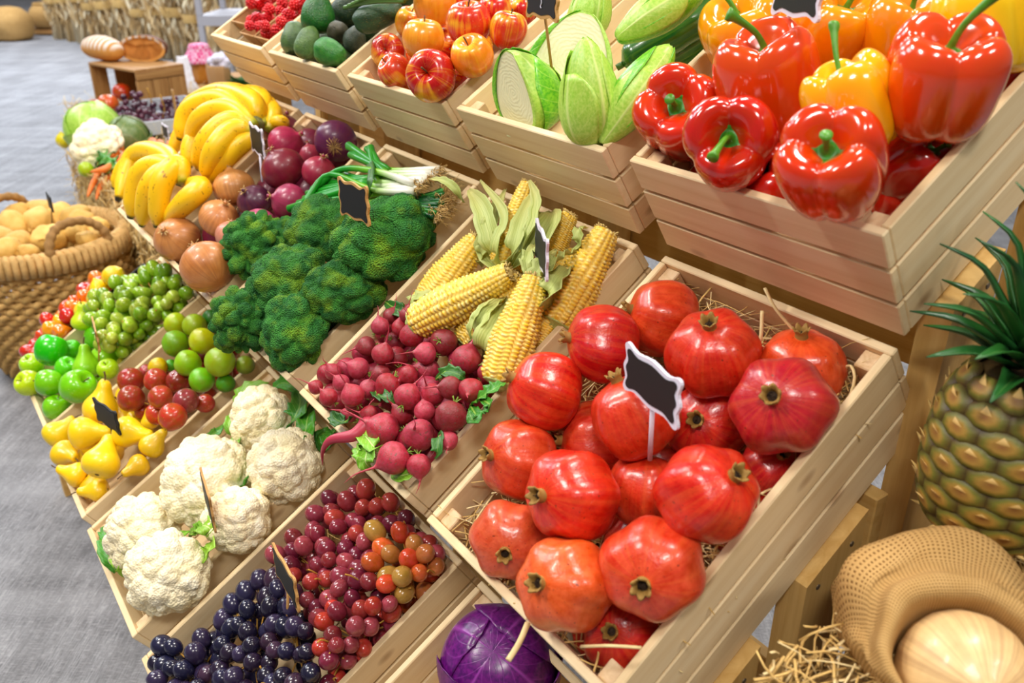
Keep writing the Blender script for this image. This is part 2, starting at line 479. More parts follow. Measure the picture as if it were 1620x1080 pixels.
def fill(key, poly, rpx, nmin, nmax, count, proto, cols, label, cat, group, hard=.86):
    """balls deeper in the crate, found by trying places inside it that are still free"""
    tier, x0 = CR[key]; ex = list(SPH.get(key, [])); got = 0
    for _ in range(count*150):
        if got >= count: break
        r = rpx/F*depth(tier.loc(x0+W/2, D/2, 0))*R.uniform(.92, 1.08)
        n = max(R.uniform(nmin, nmax), -H+.009+r); m = TH+r*.98
        p = tier.loc(x0+R.uniform(m, W-m), R.uniform(m, D-m), n)
        q = p-CAM; px = 810+F*q.dot(RT)/q.dot(FW); py = 540-F*q.dot(UP)/q.dot(FW)
        if not inpoly(poly, px, py): continue
        if any((p-c).length < (r+rc)*hard for c, rc in ex): continue
        ex.append((p, r)); got += 1
        proto.put(p, V3((R.uniform(-1, 1), R.uniform(-1, 1), R.uniform(-.3, 1))), r, label, cat, group, R.choice(cols))
    SPH[key] = ex
def inpoly(poly, x, y):
    c = False; j = len(poly)-1
    for i in range(len(poly)):
        xi, yi = poly[i]; xj, yj = poly[j]
        if (yi > y) != (yj > y) and x < (xj-xi)*(y-yi)/(yj-yi)+xi: c = not c
        j = i
    return c
# ---- skins
m_pom = fruit('pomegranate_skin', .30, 3.6, .74, -.004, spots=(112, 44, 22), spa=.67, spsc=13, tip=(232, 140, 50), tipr=(.02, .13), bump=.2, bsc=12, coat=.25, streak=((246, 130, 56), 7, .2), val=.06)
m_calyx = plain('pomegranate_calyx', (150, 112, 48), .7, .35, 3)
m_stamen = plain('dried_stamens', (52, 34, 18), .9, .4, 6)
m_pepper = fruit('pepper_skin', .16, 1.2, .9, .006, coat=.6, val=.03, spec=.6)
m_green_stem = fruit('green_stem', .4, 5, .65, val=.08)
m_apple = fruit('apple_skin', .25, 1.6, .85, streak=((0, 0, 0), 6, .6), patch=(246, 176, 40), phr=(.50, .66), spots=(250, 210, 140), spa=.70, spsc=14, coat=.3)
m_apple_plain = fruit('apple_green_skin', .25, 1.3, .88, .01, spots=(220, 235, 140), spa=.70, spsc=12, coat=.3)
m_brown_stem = plain('woody_stem', (92, 66, 36), .8, .3, 8)
m_avo = fruit('avocado_skin', .38, 2.5, .55, .02, spots=(120, 110, 50), spa=.64, spsc=16, bump=.6, bsc=11, val=.15)
m_cuc = fruit('cucumber_skin', .25, 30, .55, streak=((120, 160, 60), 5, .35), coat=.3)
m_onion = fruit('onion_skin', .38, 2.0, .85, -.005, streak=((120, 52, 40), 11, .35), coat=.15)
m_paper = plain('dry_onion_paper', (206, 168, 108), .8, .2, 8)
m_root = plain('root_hairs', (196, 160, 96), .9, .25, 8)
m_radish = fruit('radish_skin', .42, 3.0, .72, .01, spots=(120, 72, 66), spa=.60, spsc=7, tip=(235, 170, 170), tipr=(0, .0), bump=.25, bsc=14, endc=(198, 92, 100), endr=(.86, 1))
m_citrus = fruit('citrus_skin', .3, 1.8, .80, -.03, bump=.25, bsc=26, coat=.2)
m_plum = fruit('plum_skin', .28, 2.2, .62, .03, spots=(226, 150, 110), spa=.67, spsc=9, coat=.3)
m_pear = fruit('pear_skin', .35, 2.0, .92, .008, spots=(150, 110, 40), spa=.70, spsc=18, coat=.2)
m_grape = fruit('grape_skin', .22, 1.6, .72, .01, spots=(170, 160, 190), spa=.80, spsc=5, coat=.25, sub=.15, tip=(70, 60, 40), tipr=(0, .03), val=.2)
m_potato = fruit('potato_skin', .7, 2.5, .86, spots=(140, 104, 52), spa=.70, spsc=16, bump=.3, bsc=10)
m_carrot = fruit('carrot_skin', .5, 3, .85, streak=((200, 100, 40), 1.2, .3), bump=.3)
m_lemon = fruit('lemon_skin', .3, 1.5, .92, bump=.3, bsc=20, coat=.2)
m_rasp = fruit('raspberry_drupelets', .35, 3, .7, coat=.2)

def banana_mat():
    t = NT('banana_peel'); ob = t.obj(); st = t.st(); z = t.sep(st)[2]
    c = t.mix(t.noise(ob, 12, 3), C4((253, 208, 16)), C4((240, 182, 10)))
    s1 = t.ramp(t.noise(t.scale(st, (1.5, 1.5, 9)), 1.6, 3, .6), .64, .70, 0, .8)
    c = t.mix(s1, c, C4((140, 88, 24)))
    fl = t.ramp(t.noise(ob, 170, 2), .68, .72, 0, .8); c = t.mix(fl, c, C4((120, 72, 20)))
    c = t.mix(t.ramp(z, .0, .13, .9, 0), c, C4((150, 170, 40)))
    c = t.mix(t.ramp(z, .965, .985, 0, 1), c, C4((44, 34, 18)))
    t.out('Base Color', c); t.out('Roughness', .38); return t.m
m_ban = banana_mat()
def curd_mat(name, a, b, hi, sc, depthd, hf):
    """a = base, b = crevice tissue, hi = budding tips; fine buds as bump"""
    t = NT(name); ob = t.obj(); r = t.rnd(); off = t.n('CombineXYZ'); t.set(off.inputs[0], t.math('MULTIPLY', r, 11.0))
    p = t.addv(ob, off.outputs[0]); f = t.noise(p, 2.2, 3)
    c = t.mix(t.ramp(f, .35, .65), C4(a), C4(b))
    c = t.mix(t.ramp(t.noise(p, 1.6, 2), .50, .68, 0, .8), c, C4(hi))
    v = t.vor(p, sc); c = t.mix(t.ramp(v, .2, .8, 0, .55), c, C4(b))
    t.out('Base Color', t.hsv(c, .5, 1, t.ramp(r, 0, 1, .85, 1.15))); t.out('Roughness', .7); t.out('Specular IOR Level', .25)
    t.bump(t.math('SUBTRACT', 1.0, v), hf, depthd); return t.m
m_broc = curd_mat('broccoli_buds', (84, 170, 56), (42, 116, 50), (160, 206, 36), 26, .02, .8)
m_broc_stem = plain('broccoli_stalk', (130, 168, 60), .5, .15, 3)
m_caul = curd_mat('cauliflower_curd', (253, 246, 222), (248, 232, 190), (253, 240, 190), 16, .008, .35)

def leaf_mat(name, a, b, vein, rough=.4, nv=9, wv=.6, back=None):
    """st = (across -1..1, along 0..1, seed): midrib and side veins"""
    t = NT(name); st = t.st(); s = t.sep(st); ax = t.math('ABSOLUTE', s[0])
    c = t.mix(t.ramp(t.noise(t.obj(), 14, 3), .35, .65), C4(a), C4(b))
    mid = t.ramp(ax, .0, .09, 1, 0)
    ph = t.math('SUBTRACT', t.math('MULTIPLY', s[1], float(nv)), t.math('MULTIPLY', ax, 2.2))
    fr = t.math('ABSOLUTE', t.math('SUBTRACT', t.math('FRACT', ph), .5)); sv = t.ramp(fr, .0, .08, wv, 0)
    f = t.math('MAXIMUM', mid, sv); c = t.mix(f, c, C4(vein))
    t.out('Base Color', c); t.out('Roughness', rough); t.bump(f, .3, .001); return t.m
m_leaf = leaf_mat('leaf_green', (70, 150, 30), (34, 110, 30), (150, 190, 90))
m_leaf_light = leaf_mat('leaf_lightgreen', (150, 196, 50), (110, 175, 40), (215, 232, 150))
m_leaf_dark = leaf_mat('leaf_dark', (52, 110, 34), (28, 80, 26), (110, 150, 60))
m_husk = plain('corn_husk', (176, 184, 96), .6, .2, 3)
def husk_mat():
    t = NT('corn_husk_ribbed'); st = t.st(); s = t.sep(st)
    f = t.noise(t.scale(st, (16, .8, 3)), 1, 3, .6)
    c = t.mix(t.ramp(f, .3, .7), C4((206, 212, 134)), C4((146, 164, 66))); c = t.mix(t.ramp(s[1], .6, 1, 0, .6), c, C4((196, 180, 104)))
    t.out('Base Color', c); t.out('Roughness', .55); t.bump(f, .4, .001); return t.m
m_husk = husk_mat()
m_pine_leaf = None

# ---- prototypes (unit radius, +Z is the stem / crown end)
def P_pom(seed):
    ro = empty('pomegranate'); rr = random.Random(seed); ph = rr.uniform(0, 6); a = rr.uniform(.03, .06)
    mb = MB(); prof = [(0, .90), (.16, .91), (.42, .87), (.80, .66), (1.01, .20), (1.03, -.25), (.86, -.68), (.50, -.93), (.17, -.99), (0, -.97)]
    def md(th, v, r, z):
        k = 1+a*math.cos(6*th+ph)*math.sin(PI*v)+.03*math.cos(2*th+ph)+.02*math.cos(3*th)
        return (r*math.cos(th)*k, r*math.sin(th)*k, z*(1+.03*math.cos(th+ph)))
    lathe(mb, prof, 48, 30, md); mb.build('body', m_pom, ro)
    c = MB(); n = 30; V = []; A = []; Fc = []
    rows = [(.17, .86, 0), (.145, .98, 0), (.17, 1.07, .3), (.205, 1.13, 1), (.16, 1.115, .9), (.12, 1.02, 0), (.10, .95, 0)]
    for r, z, t in rows:
        for i in range(n):
            th = 2*PI*i/n; tooth = abs(math.cos(3*th+ph)); zz = z + (tooth-.55)*.13*t; r2 = r*(1+.22*(tooth-.5)*t)
            V.append((r2*math.cos(th), r2*math.sin(th), zz)); A.append((math.cos(th), math.sin(th), t))
    for j in range(len(rows)-1):
        for i in range(n): a0 = j*n+i; b0 = j*n+(i+1) % n; Fc.append((a0, b0, b0+n, a0+n))
    c.add(V, Fc, 0, A); cc = c.build('calyx', m_calyx, ro)
    s = MB(); lathe(s, [(0, .99), (.06, .985), (.112, .96), (.112, .93), (0, .9)], 16, 6)
    for k in range(14):
        th = rr.uniform(0, 6.3); q = rr.uniform(0, .08)
        tube(s, [(q*math.cos(th), q*math.sin(th), .97), (q*1.3*math.cos(th), q*1.3*math.sin(th), rr.uniform(1.02, 1.07))], .008, 4, 2)
    s.build('stamens', m_stamen, ro); return Proto(ro)
def P_pepper(seed, lobes=4, ln=1.0, bend=(.5, .2), slen=.7):
    ro = empty('bell_pepper'); rr = random.Random(seed); ph = rr.uniform(0, 6)
    prof = [(0, .42), (.13, .44), (.27, .58), (.48, .80), (.74, .84), (.95, .60), (1.0, .20), (.97, -.3*ln), (.86, -.75*ln), (.66, -1.0*ln), (.38, -1.06*ln), (.12, -.92*ln), (0, -.90*ln)]
    am = [rr.uniform(.8, 1.15) for _ in range(lobes)]
    def md(th, v, r, z):
        q = abs(math.sin(lobes*th/2+ph)); g = q**.55; lw = am[int(((th+2*ph/lobes) % (2*PI))/(2*PI)*lobes) % lobes]
        k = 1+.20*(g-.72)*(.4+.6*min(1, r*1.6)); edge = math.exp(-((v-.30)/.2)**2)
        z2 = z+.20*(g-.7)*edge*lw + (-.16*(g-.75) if v > .72 else 0)
        k *= 1+.05*noise.noise(V3((math.cos(th)*1.2+seed, math.sin(th)*1.2, z)))
        return (r*math.cos(th)*k, r*math.sin(th)*k, z2)
    mb = MB(); lathe(mb, prof, 72, 44, md); mb.build('body', m_pepper, ro)
    s = MB(); bx, by = bend
    tube(s, [(0, 0, .42), (0, 0, .62), (bx*.25*slen, by*.25*slen, .62+.4*slen), (bx*.8*slen, by*.8*slen, .62+.78*slen), (bx*1.2*slen, by*1.2*slen, .62+1.0*slen)], lambda t: (.105-.045*math.sin(PI*min(1, t*1.1))+(.02 if t > .9 else 0)), 10, 14)
    s.build('stem', m_green_stem, ro).color = C4((84, 150, 34))
    c = MB()
    def cm(th, v, r, z): return (r*math.cos(th)*(1+.14*math.cos(5*th+ph)*v), r*math.sin(th)*(1+.14*math.cos(5*th+ph)*v), z)
    lathe(c, [(.05, .66), (.10, .56), (.19, .50), (.29, .555), (.30, .53), (.2, .46), (.05, .45)], 30, 10, cm)
    c.build('cap', m_green_stem, ro).color = C4((52, 140, 30)); return Proto(ro)
def P_apple(mat, name='apple', seed=1):
    ro = empty(name); mb = MB(); rr = random.Random(seed); ph = rr.uniform(0, 6)
    prof = [(0, .62), (.07, .66), (.22, .82), (.48, .92), (.80, .74), (1.0, .28), (.97, -.2), (.75, -.66), (.45, -.88), (.24, -.88), (.10, -.76), (0, -.72)]
    def md(th, v, r, z):
        k = 1+.03*math.cos(5*th+ph)*(v)+.025*math.cos(2*th+ph); return (r*math.cos(th)*k, r*math.sin(th)*k, z*(1+.03*math.cos(th)))
    lathe(mb, prof, 40, 26, md); mb.build('body', mat, ro)
    s = MB(); tube(s, [(0, 0, .6), (.02, 0, .85), (.1, .03, 1.12)], lambda t: .028+.015*t, 6, 6); s.build('stem', m_brown_stem, ro)
    c = MB(); lathe(c, [(0, -.80), (.06, -.82), (.09, -.80), (.05, -.76), (0, -.75)], 10, 4); c.build('blossom_end', m_brown_stem, ro); return Proto(ro)
def P_pear(name='pear', seed=1):
    ro = empty(name); mb = MB(); rr = random.Random(seed); ph = rr.uniform(0, 6); bx = rr.uniform(-.15, .2)
    prof = [(0, 1.42), (.10, 1.46), (.26, 1.42), (.38, 1.20), (.46, .86), (.66, .48), (.93, .06), (1.0, -.32), (.86, -.72), (.5, -.95), (.2, -.95), (.08, -.88), (0, -.86)]
    def md(th, v, r, z):
        k = 1+.03*math.cos(3*th+ph); return (r*math.cos(th)*k+bx*max(0, z)**2*.5, r*math.sin(th)*k, z)
    lathe(mb, prof, 36, 28, md); mb.build('body', m_pear, ro)
    s = MB(); e = bx*1.05; tube(s, [(e, 0, 1.40), (e+.04, 0, 1.65), (e+.16, .05, 1.95)], lambda t: .035+.02*t, 6, 6); s.build('stem', m_brown_stem, ro)
    c = MB(); lathe(c, [(0, -.92), (.08, -.95), (.12, -.90), (0, -.86)], 10, 4); c.build('blossom_end', m_brown_stem, ro); return Proto(ro)
def ballish(name, mat, prof, nu=28, nv=18, lob=.02, k=3, seed=1, stem=False, nz=.0):
    mb = MB(); ph = seed*1.3
    def md(th, v, r, z):
        q = 1+lob*math.cos(k*th+ph); 
        if nz: q *= 1+nz*noise.noise(V3((math.cos(th)*r*1.3+seed*5, math.sin(th)*r*1.3, z*1.3)))
        return (r*math.cos(th)*q, r*math.sin(th)*q, z*(q if nz else 1))
    lathe(mb, prof, nu, nv, md); return Proto(mb.build(name, mat))
SP = [(0, 1.0), (.38, .93), (.71, .71), (.93, .38), (1.0, 0), (.93, -.38), (.71, -.71), (.38, -.93), (0, -1.0)]
def P_onion(seed, neck=.5, roots=False, papery=True):
    ro = empty('onion'); mb = MB(); rr = random.Random(seed)
    prof = [(.03, 1.0+neck), (.10, .98+neck*.8), (.10, .98+neck*.2), (.24, .86), (.60, .70), (.92, .34), (1.0, -.02), (.92, -.42), (.62, -.74), (.28, -.88), (.10, -.90), (0, -.9)]
    def md(th, v, r, z):
        k = 1+.02*math.cos(2*th+seed)+.006*math.cos(17*th); return (r*math.cos(th)*k, r*math.sin(th)*k, z)
    lathe(mb, prof, 52, 28, md); mb.build('body', m_onion, ro)
    if papery:
        s = MB()
        for k in range(9):
            th = k*.7+rr.uniform(-.2, .2); dx, dy = math.cos(th), math.sin(th); q = rr.uniform(.15, .34); zt = rr.uniform(.9, 1.0)+neck*.9
            leaf(s, [(dx*.08, dy*.08, .93), (dx*.12, dy*.12, .99+neck*.4), (dx*q, dy*q, zt)], lambda t: .07*(1-t*.8), (dx, dy, .4), 5, 2, seed=k)
        solid(s.build('dry_neck', m_paper, ro), .004)
    if roots:
        s = MB()
        for k in range(90):
            th = rr.uniform(0, 6.3); q = rr.uniform(.02, .30); dx, dy = math.cos(th), math.sin(th)
            tube(s, [(dx*q*.5, dy*q*.5, -.85), (dx*q*1.0, dy*q*1.0, -.93-rr.uniform(0, .08)), (dx*(q+.18), dy*(q+.18), -.84-rr.uniform(-.02, .14))], .008, 3, 4)
        s.build('roots', m_root, ro)
    return Proto(ro)
def P_radish(seed, tail=1.2):
    ro = empty('radish'); mb = MB(); rr = random.Random(seed); a = rr.uniform(-.5, .5)
    prof = [(0, .88), (.16, .90), (.55, .80), (.90, .42), (1.0, -.02), (.84, -.50), (.46, -.86), (.20, -1.06), (.10, -1.22)]
    def md(th, v, r, z): k = 1+.04*math.cos(3*th+seed); return (r*math.cos(th)*k, r*math.sin(th)*k, z)
    lathe(mb, prof, 26, 18, md); mb.build('body', m_radish, ro)
    s = MB(); tube(s, [(0, 0, -1.1), (.05*a, 0, -1.3), (a*.5, .1, -1.2-tail*.6), (a*1.2, -.1, -1.2-tail)], lambda t: .115*(1-t)**1.3+.012, 7, 12)
    s.build('tail', m_radish, ro).color = C4((196, 74, 92)); ro.children[-1].color = C4((190, 60, 84))
    g = MB()
    for k in range(5):
        th = k*1.26+seed; dx, dy = math.cos(th), math.sin(th); tube(g, [(dx*.06, dy*.06, .85), (dx*.12, dy*.12, 1.0), (dx*.3, dy*.3, 1.0+rr.uniform(.1, .35))], lambda t: .05*(1-t*.5), 5, 5)
    g.build('stalk_stubs', m_broc_stem, ro); return Proto(ro)
def P_curd(name, mat, seed, lobe, lobeamp, mid, midamp, nu=110, nv=64, flat=.85, stem=None, headname='head'):
    ro = empty(name); mb = MB(); off = V3((seed*7.3, seed*1.7, 0))
    prof = [(0, 1.0), (.40, .93), (.74, .70), (.96, .34), (1.0, -.02), (.86, -.32), (.55, -.46), (.25, -.50), (0, -.5)]
    def md(th, v, r, z):
        p = V3((r*math.cos(th), r*math.sin(th), z)); n = p.normalized() if p.length > .01 else V3((0, 0, 1))
        d = noise.voronoi(n*lobe+off)[0]; h = lobeamp*(1-min(1, (d[0]*1.35))**2)-lobeamp*.5*max(0, 1-(d[1]-d[0])*5)
        d2 = noise.voronoi(n*mid+off)[0]; h += midamp*(1-min(1, d2[0]*1.3)**2)
        h += .08*noise.noise(n*1.5+off)
        q = p+n*h*(1 if v < .8 else max(0, (1-v)/.2)); return (q.x, q.y, q.z*flat)
    lathe(mb, prof, nu, nv, md); mb.build(headname, mat, ro)
    if stem:
        s = MB(); rr = random.Random(seed)
        tube(s, [(0, 0, -.25), (0, 0, -.8), (.04, .02, -1.0-stem)], lambda t: .24+.10*(1-t)**3, 10, 8)
        for k in range(7):
            th = k*.9+seed; dx, dy = math.cos(th), math.sin(th)
            tube(s, [(dx*.15, dy*.15, -.85), (dx*.35, dy*.35, -.6), (dx*.62, dy*.62, -.28)], .11, 7, 5)
        s.build('stalk', m_broc_stem, ro)
    return Proto(ro)
def corn_mat():
    t = NT('corn_kernels'); st = t.st(); s = t.sep(st)
    wn = t.n('TexWhiteNoise', noise_dimensions='3D'); t.set(wn.inputs['Vector'], st); r = wn.outputs[0]
    c = t.mix(t.ramp(r, .62, .68), C4((253, 204, 22)), C4((252, 236, 160)))
    c = t.mix(t.ramp(r, .0, .5, .5, 0), c, C4((248, 190, 14)))
    t.out('Base Color', c); t.out('Roughness', .3); t.out('Coat Weight', .2); return t.m
m_corn = corn_mat(); m_silk = plain('corn_tip_dry', (214, 186, 116), .9, .25, 8)
def P_corn(seed):
    """unit length 1 along z from base 0 to tip 1; radius .14"""
    ro = empty('corn_cob'); rr = random.Random(seed); mb = MB(); rows = 16; kz = 27; su = 5; sv = 4; nu = rows*su; nv = kz*sv; V = []; A = []; Fc = []
    rad = lambda t: .135*(1-.06*math.cos(9*t))*min(1, (t*9+.5))**.35*(1-max(0, t-.45)**1.9*1.5)
    jit = [[rr.uniform(-.06, .06) for _ in range(kz+1)] for _ in range(rows)]; rc = {}
    for j in range(nv+1):
        t = j/nv
        for i in range(nu):
            row = i//su; fu = (i % su)/su; kj = min(kz-1, int(j/sv)); fv = (j % sv)/sv
            bump = (math.sin(PI*fu)**.45)*(math.sin(PI*min(1, fv+.001))**.45 if j % sv else 0)
            th = 2*PI*(i/nu)+.25*t*seed*.3+.03*math.sin(8*t+row)
            q = rad(t)*(1+.17*bump*(1+jit[row][kj]*4)-.07); V.append((q*math.cos(th), q*math.sin(th), t+(.5/kz if row % 2 and 0 < j < nv else 0)*min(1, 4*(1-t))))
            key = (row, kj); rc.setdefault(key, (rr.uniform(0, 99), rr.uniform(0, 99), rr.uniform(0, 99))); A.append(rc[key])
    for j in range(nv):
        for i in range(nu): a = j*nu+i; b = j*nu+(i+1) % nu; Fc.append((a, b, b+nu, a+nu))
    # kernels keep one colour: split so that the four corner values agree
    V2 = []; A2 = []; F2 = []
    for k, f in enumerate(Fc):
        row = (k % nu)//su; kj = (k//nu)//sv; b = len(V2); V2 += [V[x] for x in f]; A2 += [rc[(row, min(kj, kz-1))]]*4; F2.append((b, b+1, b+2, b+3))
    mb.add(V2, F2, 0, A2); o = mb.build('cob', m_corn, ro)
    wd = o.modifiers.new('weld', 'WELD'); wd.merge_threshold = 1e-5
    s = MB(); lathe(s, [(0, 1.03), (.03, 1.02), (.055, .985), (.04, .96)], 12, 4)
    for k in range(46):
        th = rr.uniform(0, 6.3); dx, dy = math.cos(th), math.sin(th); q = rr.uniform(.02, .07)
        tube(s, [(dx*q, dy*q, .95), (dx*(q+.01), dy*(q+.01), 1.0), (dx*(q+.03), dy*(q+.03), 1.0+rr.uniform(.0, .04))], .007, 3, 3)
    s.build('dried_tip', m_silk, ro)
    b = MB(); lathe(b, [(.10, .02), (.11, 0), (.06, -.02), (.05, -.06), (0, -.06)], 14, 6); b.build('stalk_end', m_husk, ro)
    return Proto(ro)
p_pom = [P_pom(k) for k in range(4)]
p_pep = [P_pepper(3, 4, .9, (.1, .0), .35), P_pepper(5, 3, 1.05, (.6, .2), .75), P_pepper(8, 4, .8, (.3, .5), .9)]
p_apple = [P_apple(m_apple, 'apple', 1), P_apple(m_apple, 'apple', 5)]
p_gapple = [P_apple(m_apple_plain, 'green_apple', 2)]
p_pear = [P_pear('pear', 1), P_pear('pear', 4)]
p_onion = [P_onion(1, .12), P_onion(2, .22), P_onion(4, .3, True, False)]
p_radish = [P_radish(k, 1+.5*k) for k in range(3)]
p_lime = ballish('lime', m_citrus, [(0, 1.08), (.12, 1.03), (.45, .90), (.80, .60), (1, .05), (.92, -.42), (.62, -.80), (.2, -.98), (.06, -1.06), (0, -1.08)])
p_lemon = ballish('lemon', m_lemon, [(0, 1.35), (.14, 1.28), (.24, 1.12), (.6, .85), (.93, .40), (1, 0), (.9, -.45), (.55, -.9), (.2, -1.15), (.1, -1.28), (0, -1.3)])
p_plum = ballish('plum', m_plum, [(0, .88), (.08, .92), (.36, .93), (.75, .68), (1, .1), (.95, -.35), (.66, -.76), (.25, -.98), (0, -1.0)], lob=.015)
p_avo = [ballish('avocado', m_avo, [(0, 1.24), (.26, 1.20), (.58, .98), (.80, .60), (.96, .15), (1.0, -.28), (.86, -.72), (.5, -.98), (0, -1.06)], 40, 30, .02, 2, s, nz=.07) for s in (1, 2)]
GP = [(0, 1.12), (.42, 1.02), (.76, .76), (.95, .38), (1.0, 0), (.95, -.38), (.76, -.76), (.42, -1.02), (.07, -1.13), (0, -1.12)]
p_potato = [ballish('potato', m_potato, [(0, 1.3), (.45, 1.18), (.85, .8), (1.0, .2), (1.0, -.3), (.8, -.85), (.4, -1.2), (0, -1.3)], 26, 18, .05, 2, s, nz=.16) for s in (1, 2, 3)]
p_broc = [P_curd('broccoli', m_broc, 1, 1.5, .16, 4.6, .075, stem=.35), P_curd('broccoli', m_broc, 3, 2.1, .26, 5.2, .075, stem=.4)]
p_caul = [P_curd('cauliflower', m_caul, 2, 1.7, .12, 4.2, .085, 120, 70), P_curd('cauliflower', m_caul, 6, 2.0, .12, 4.8, .075, 120, 70)]
p_corn = [P_corn(1), P_corn(2)]
# ================================================================== crate contents
# ---- pomegranates
G = 'pomegranates in the straw-lined crate'
po = [
 L(1046, 503, 56, .005, (-1, .25, .25), (214, 66, 34), 'orange-red pomegranate in the back left corner of its crate, crown to the left'),
 L(952, 542, 56, .035, (-1, .15, .15), (206, 22, 22), 'bright red pomegranate on the left side of the crate, second from the back'),
 L(1128, 557, 66, .02, (-.25, .62, .7), (220, 52, 32), 'red pomegranate near the back rim with its open crown facing up'),
 L(1268, 583, 62, -.01, (-.15, .85, .45), (222, 74, 30), 'orange pomegranate in the far right corner of the crate against the straw'),
 L(1236, 641, 74, .035, (-.45, .25, .85), (196, 36, 44), 'large crimson pomegranate on the right side, round open crown facing out'),
 L(860, 617, 57, .03, (-1, .4, .2), (212, 40, 20), 'shiny red pomegranate leaning on the left crate wall beside the corn'),
 L(1003, 655, 64, .02, (-.45, .85, .2), (216, 54, 28), 'freckled orange-red pomegranate behind the white-edged sign board'),
 L(1118, 668, 62, .01, (-.45, .15, .9), (214, 34, 24), 'red pomegranate in the middle of the crate just right of the sign'),
 L(938, 697, 57, .0, (-1, .05, .3), (210, 58, 40), 'dusty red pomegranate half hidden left of the sign stick'),
 L(819, 727, 57, .02, (-.75, .2, .55), (218, 70, 40), 'orange-red pomegranate touching the front left part of the crate wall'),
 L(904, 783, 68, .045, (-.75, .1, .6), (218, 46, 24), 'large glossy red pomegranate on top of the pile near the front'),
 L(1020, 773, 56, .012, (.05, 1, .12), (214, 56, 32), 'pomegranate whose crown holds the white sign stick'),
 L(1120, 778, 73, .05, (.42, .5, .8), (220, 44, 24), 'biggest red pomegranate, on the right edge, crown turned up to the right'),
 L(806, 855, 58, .01, (-.12, -.12, 1), (222, 92, 60), 'pale orange pomegranate in the front left corner, green crown facing out', s3=(1, 1, 1.0)),
 L(893, 925, 71, .035, (-.6, .25, .75), (226, 96, 48), 'light orange pomegranate at the front rim, the palest of the crate'),
 L(1032, 899, 76, .04, (-.35, -.1, .95), (222, 72, 44), 'big coral red pomegranate at the front with a dark round crown'),
 L(983, 1000, 60, -.03, (-.35, .3, .85), (196, 34, 26), 'dark red pomegranate low in the nearest corner of the crate, under a straw'),
 L(1217, 738, 44, -.03, (.2, .5, .8), (190, 30, 30), 'small dark red pomegranate tucked low beside the right crate wall')]
for q in po: q['r'] *= 1.03
place(po, 'pom', p_pom, 'pomegranate', G, '', .95)
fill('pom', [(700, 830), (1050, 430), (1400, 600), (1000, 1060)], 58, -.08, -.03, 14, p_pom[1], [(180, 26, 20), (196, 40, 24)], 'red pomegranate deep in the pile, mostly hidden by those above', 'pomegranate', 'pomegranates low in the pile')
# ---- bell peppers
G = 'bell peppers in the top crate'
pp = [
 L(1180, 62, 64, .0, (-.45, .6, .6), (250, 158, 14), 'orange-yellow bell pepper in the left part of the crate with a long stem', proto=p_pep[1], roll=2.6),
 L(1320, 52, 68, .01, (.1, .55, .8), (250, 150, 12), 'orange bell pepper at the back centre with a thick stem rising right', proto=p_pep[2], roll=.5),
 L(1432, 58, 66, .0, (-.05, .75, .65), (244, 140, 16), 'orange bell pepper at the back with ruffled green cap', proto=p_pep[0]),
 L(1562, 45, 76, .03, (-.25, .85, .3), (252, 200, 10), 'yellow bell pepper in the back right corner of the top crate', proto=p_pep[2], roll=.2),
 L(1076, 182, 66, .0, (-.35, .1, .9), (220, 40, 14), 'red bell pepper lying in the left corner, stem facing out', proto=p_pep[0]),
 L(1216, 125, 76, .035, (-.3, .75, .55), (226, 66, 20), 'orange-red bell pepper with a dark stem pointing left', proto=p_pep[1], roll=3.6),
 L(1490, 128, 86, .05, (-.1, .62, .65), (226, 62, 14), 'largest orange-red bell pepper, thick green stem rising to the right', proto=p_pep[2], roll=-.2),
 L(1348, 172, 74, .05, (-.45, .85, .3), (250, 176, 12), 'yellow-orange bell pepper in the middle with a tall hooked stem', proto=p_pep[2], s3=(.9, .9, 1.1), roll=.9),
 L(1158, 226, 70, .03, (-.35, -.05, .9), (198, 22, 16), 'dark red bell pepper near the front left rim with a curved pale stem', proto=p_pep[1], roll=4.4),
 L(1316, 262, 80, .055, (-.45, .35, .85), (226, 48, 10), 'big red bell pepper at the front of the crate, cut stem facing out', proto=p_pep[0], roll=1),
 L(1452, 258, 56, -.03, (.3, .3, .8), (176, 12, 14), 'deep red bell pepper low beside the right wall of the top crate', proto=p_pep[0]),
 L(1590, 110, 50, -.02, (.5, .3, .5), (190, 22, 16), 'red bell pepper in the shade against the right wall, under the yellow one', proto=p_pep[1]),
 L(1420, 318, 34, -.045, (.1, .3, .8), (206, 20, 14), 'small red pepper peeking out beside the corner post', proto=p_pep[0])]
for q in pp: q['k'] = .80; q['r'] *= 1.03; q.setdefault('s3', (1, 1, 1.1))
place(pp, 'pep', p_pep, 'pepper', G, '', .9)
fill('pep', [(1000, 270), (1250, -100), (1700, 60), (1400, 370)], 62, -.08, -.03, 12, p_pep[0], [(180, 16, 14), (200, 24, 14)], 'red bell pepper deep in the top crate, mostly hidden', 'pepper', 'bell peppers low in the crate')
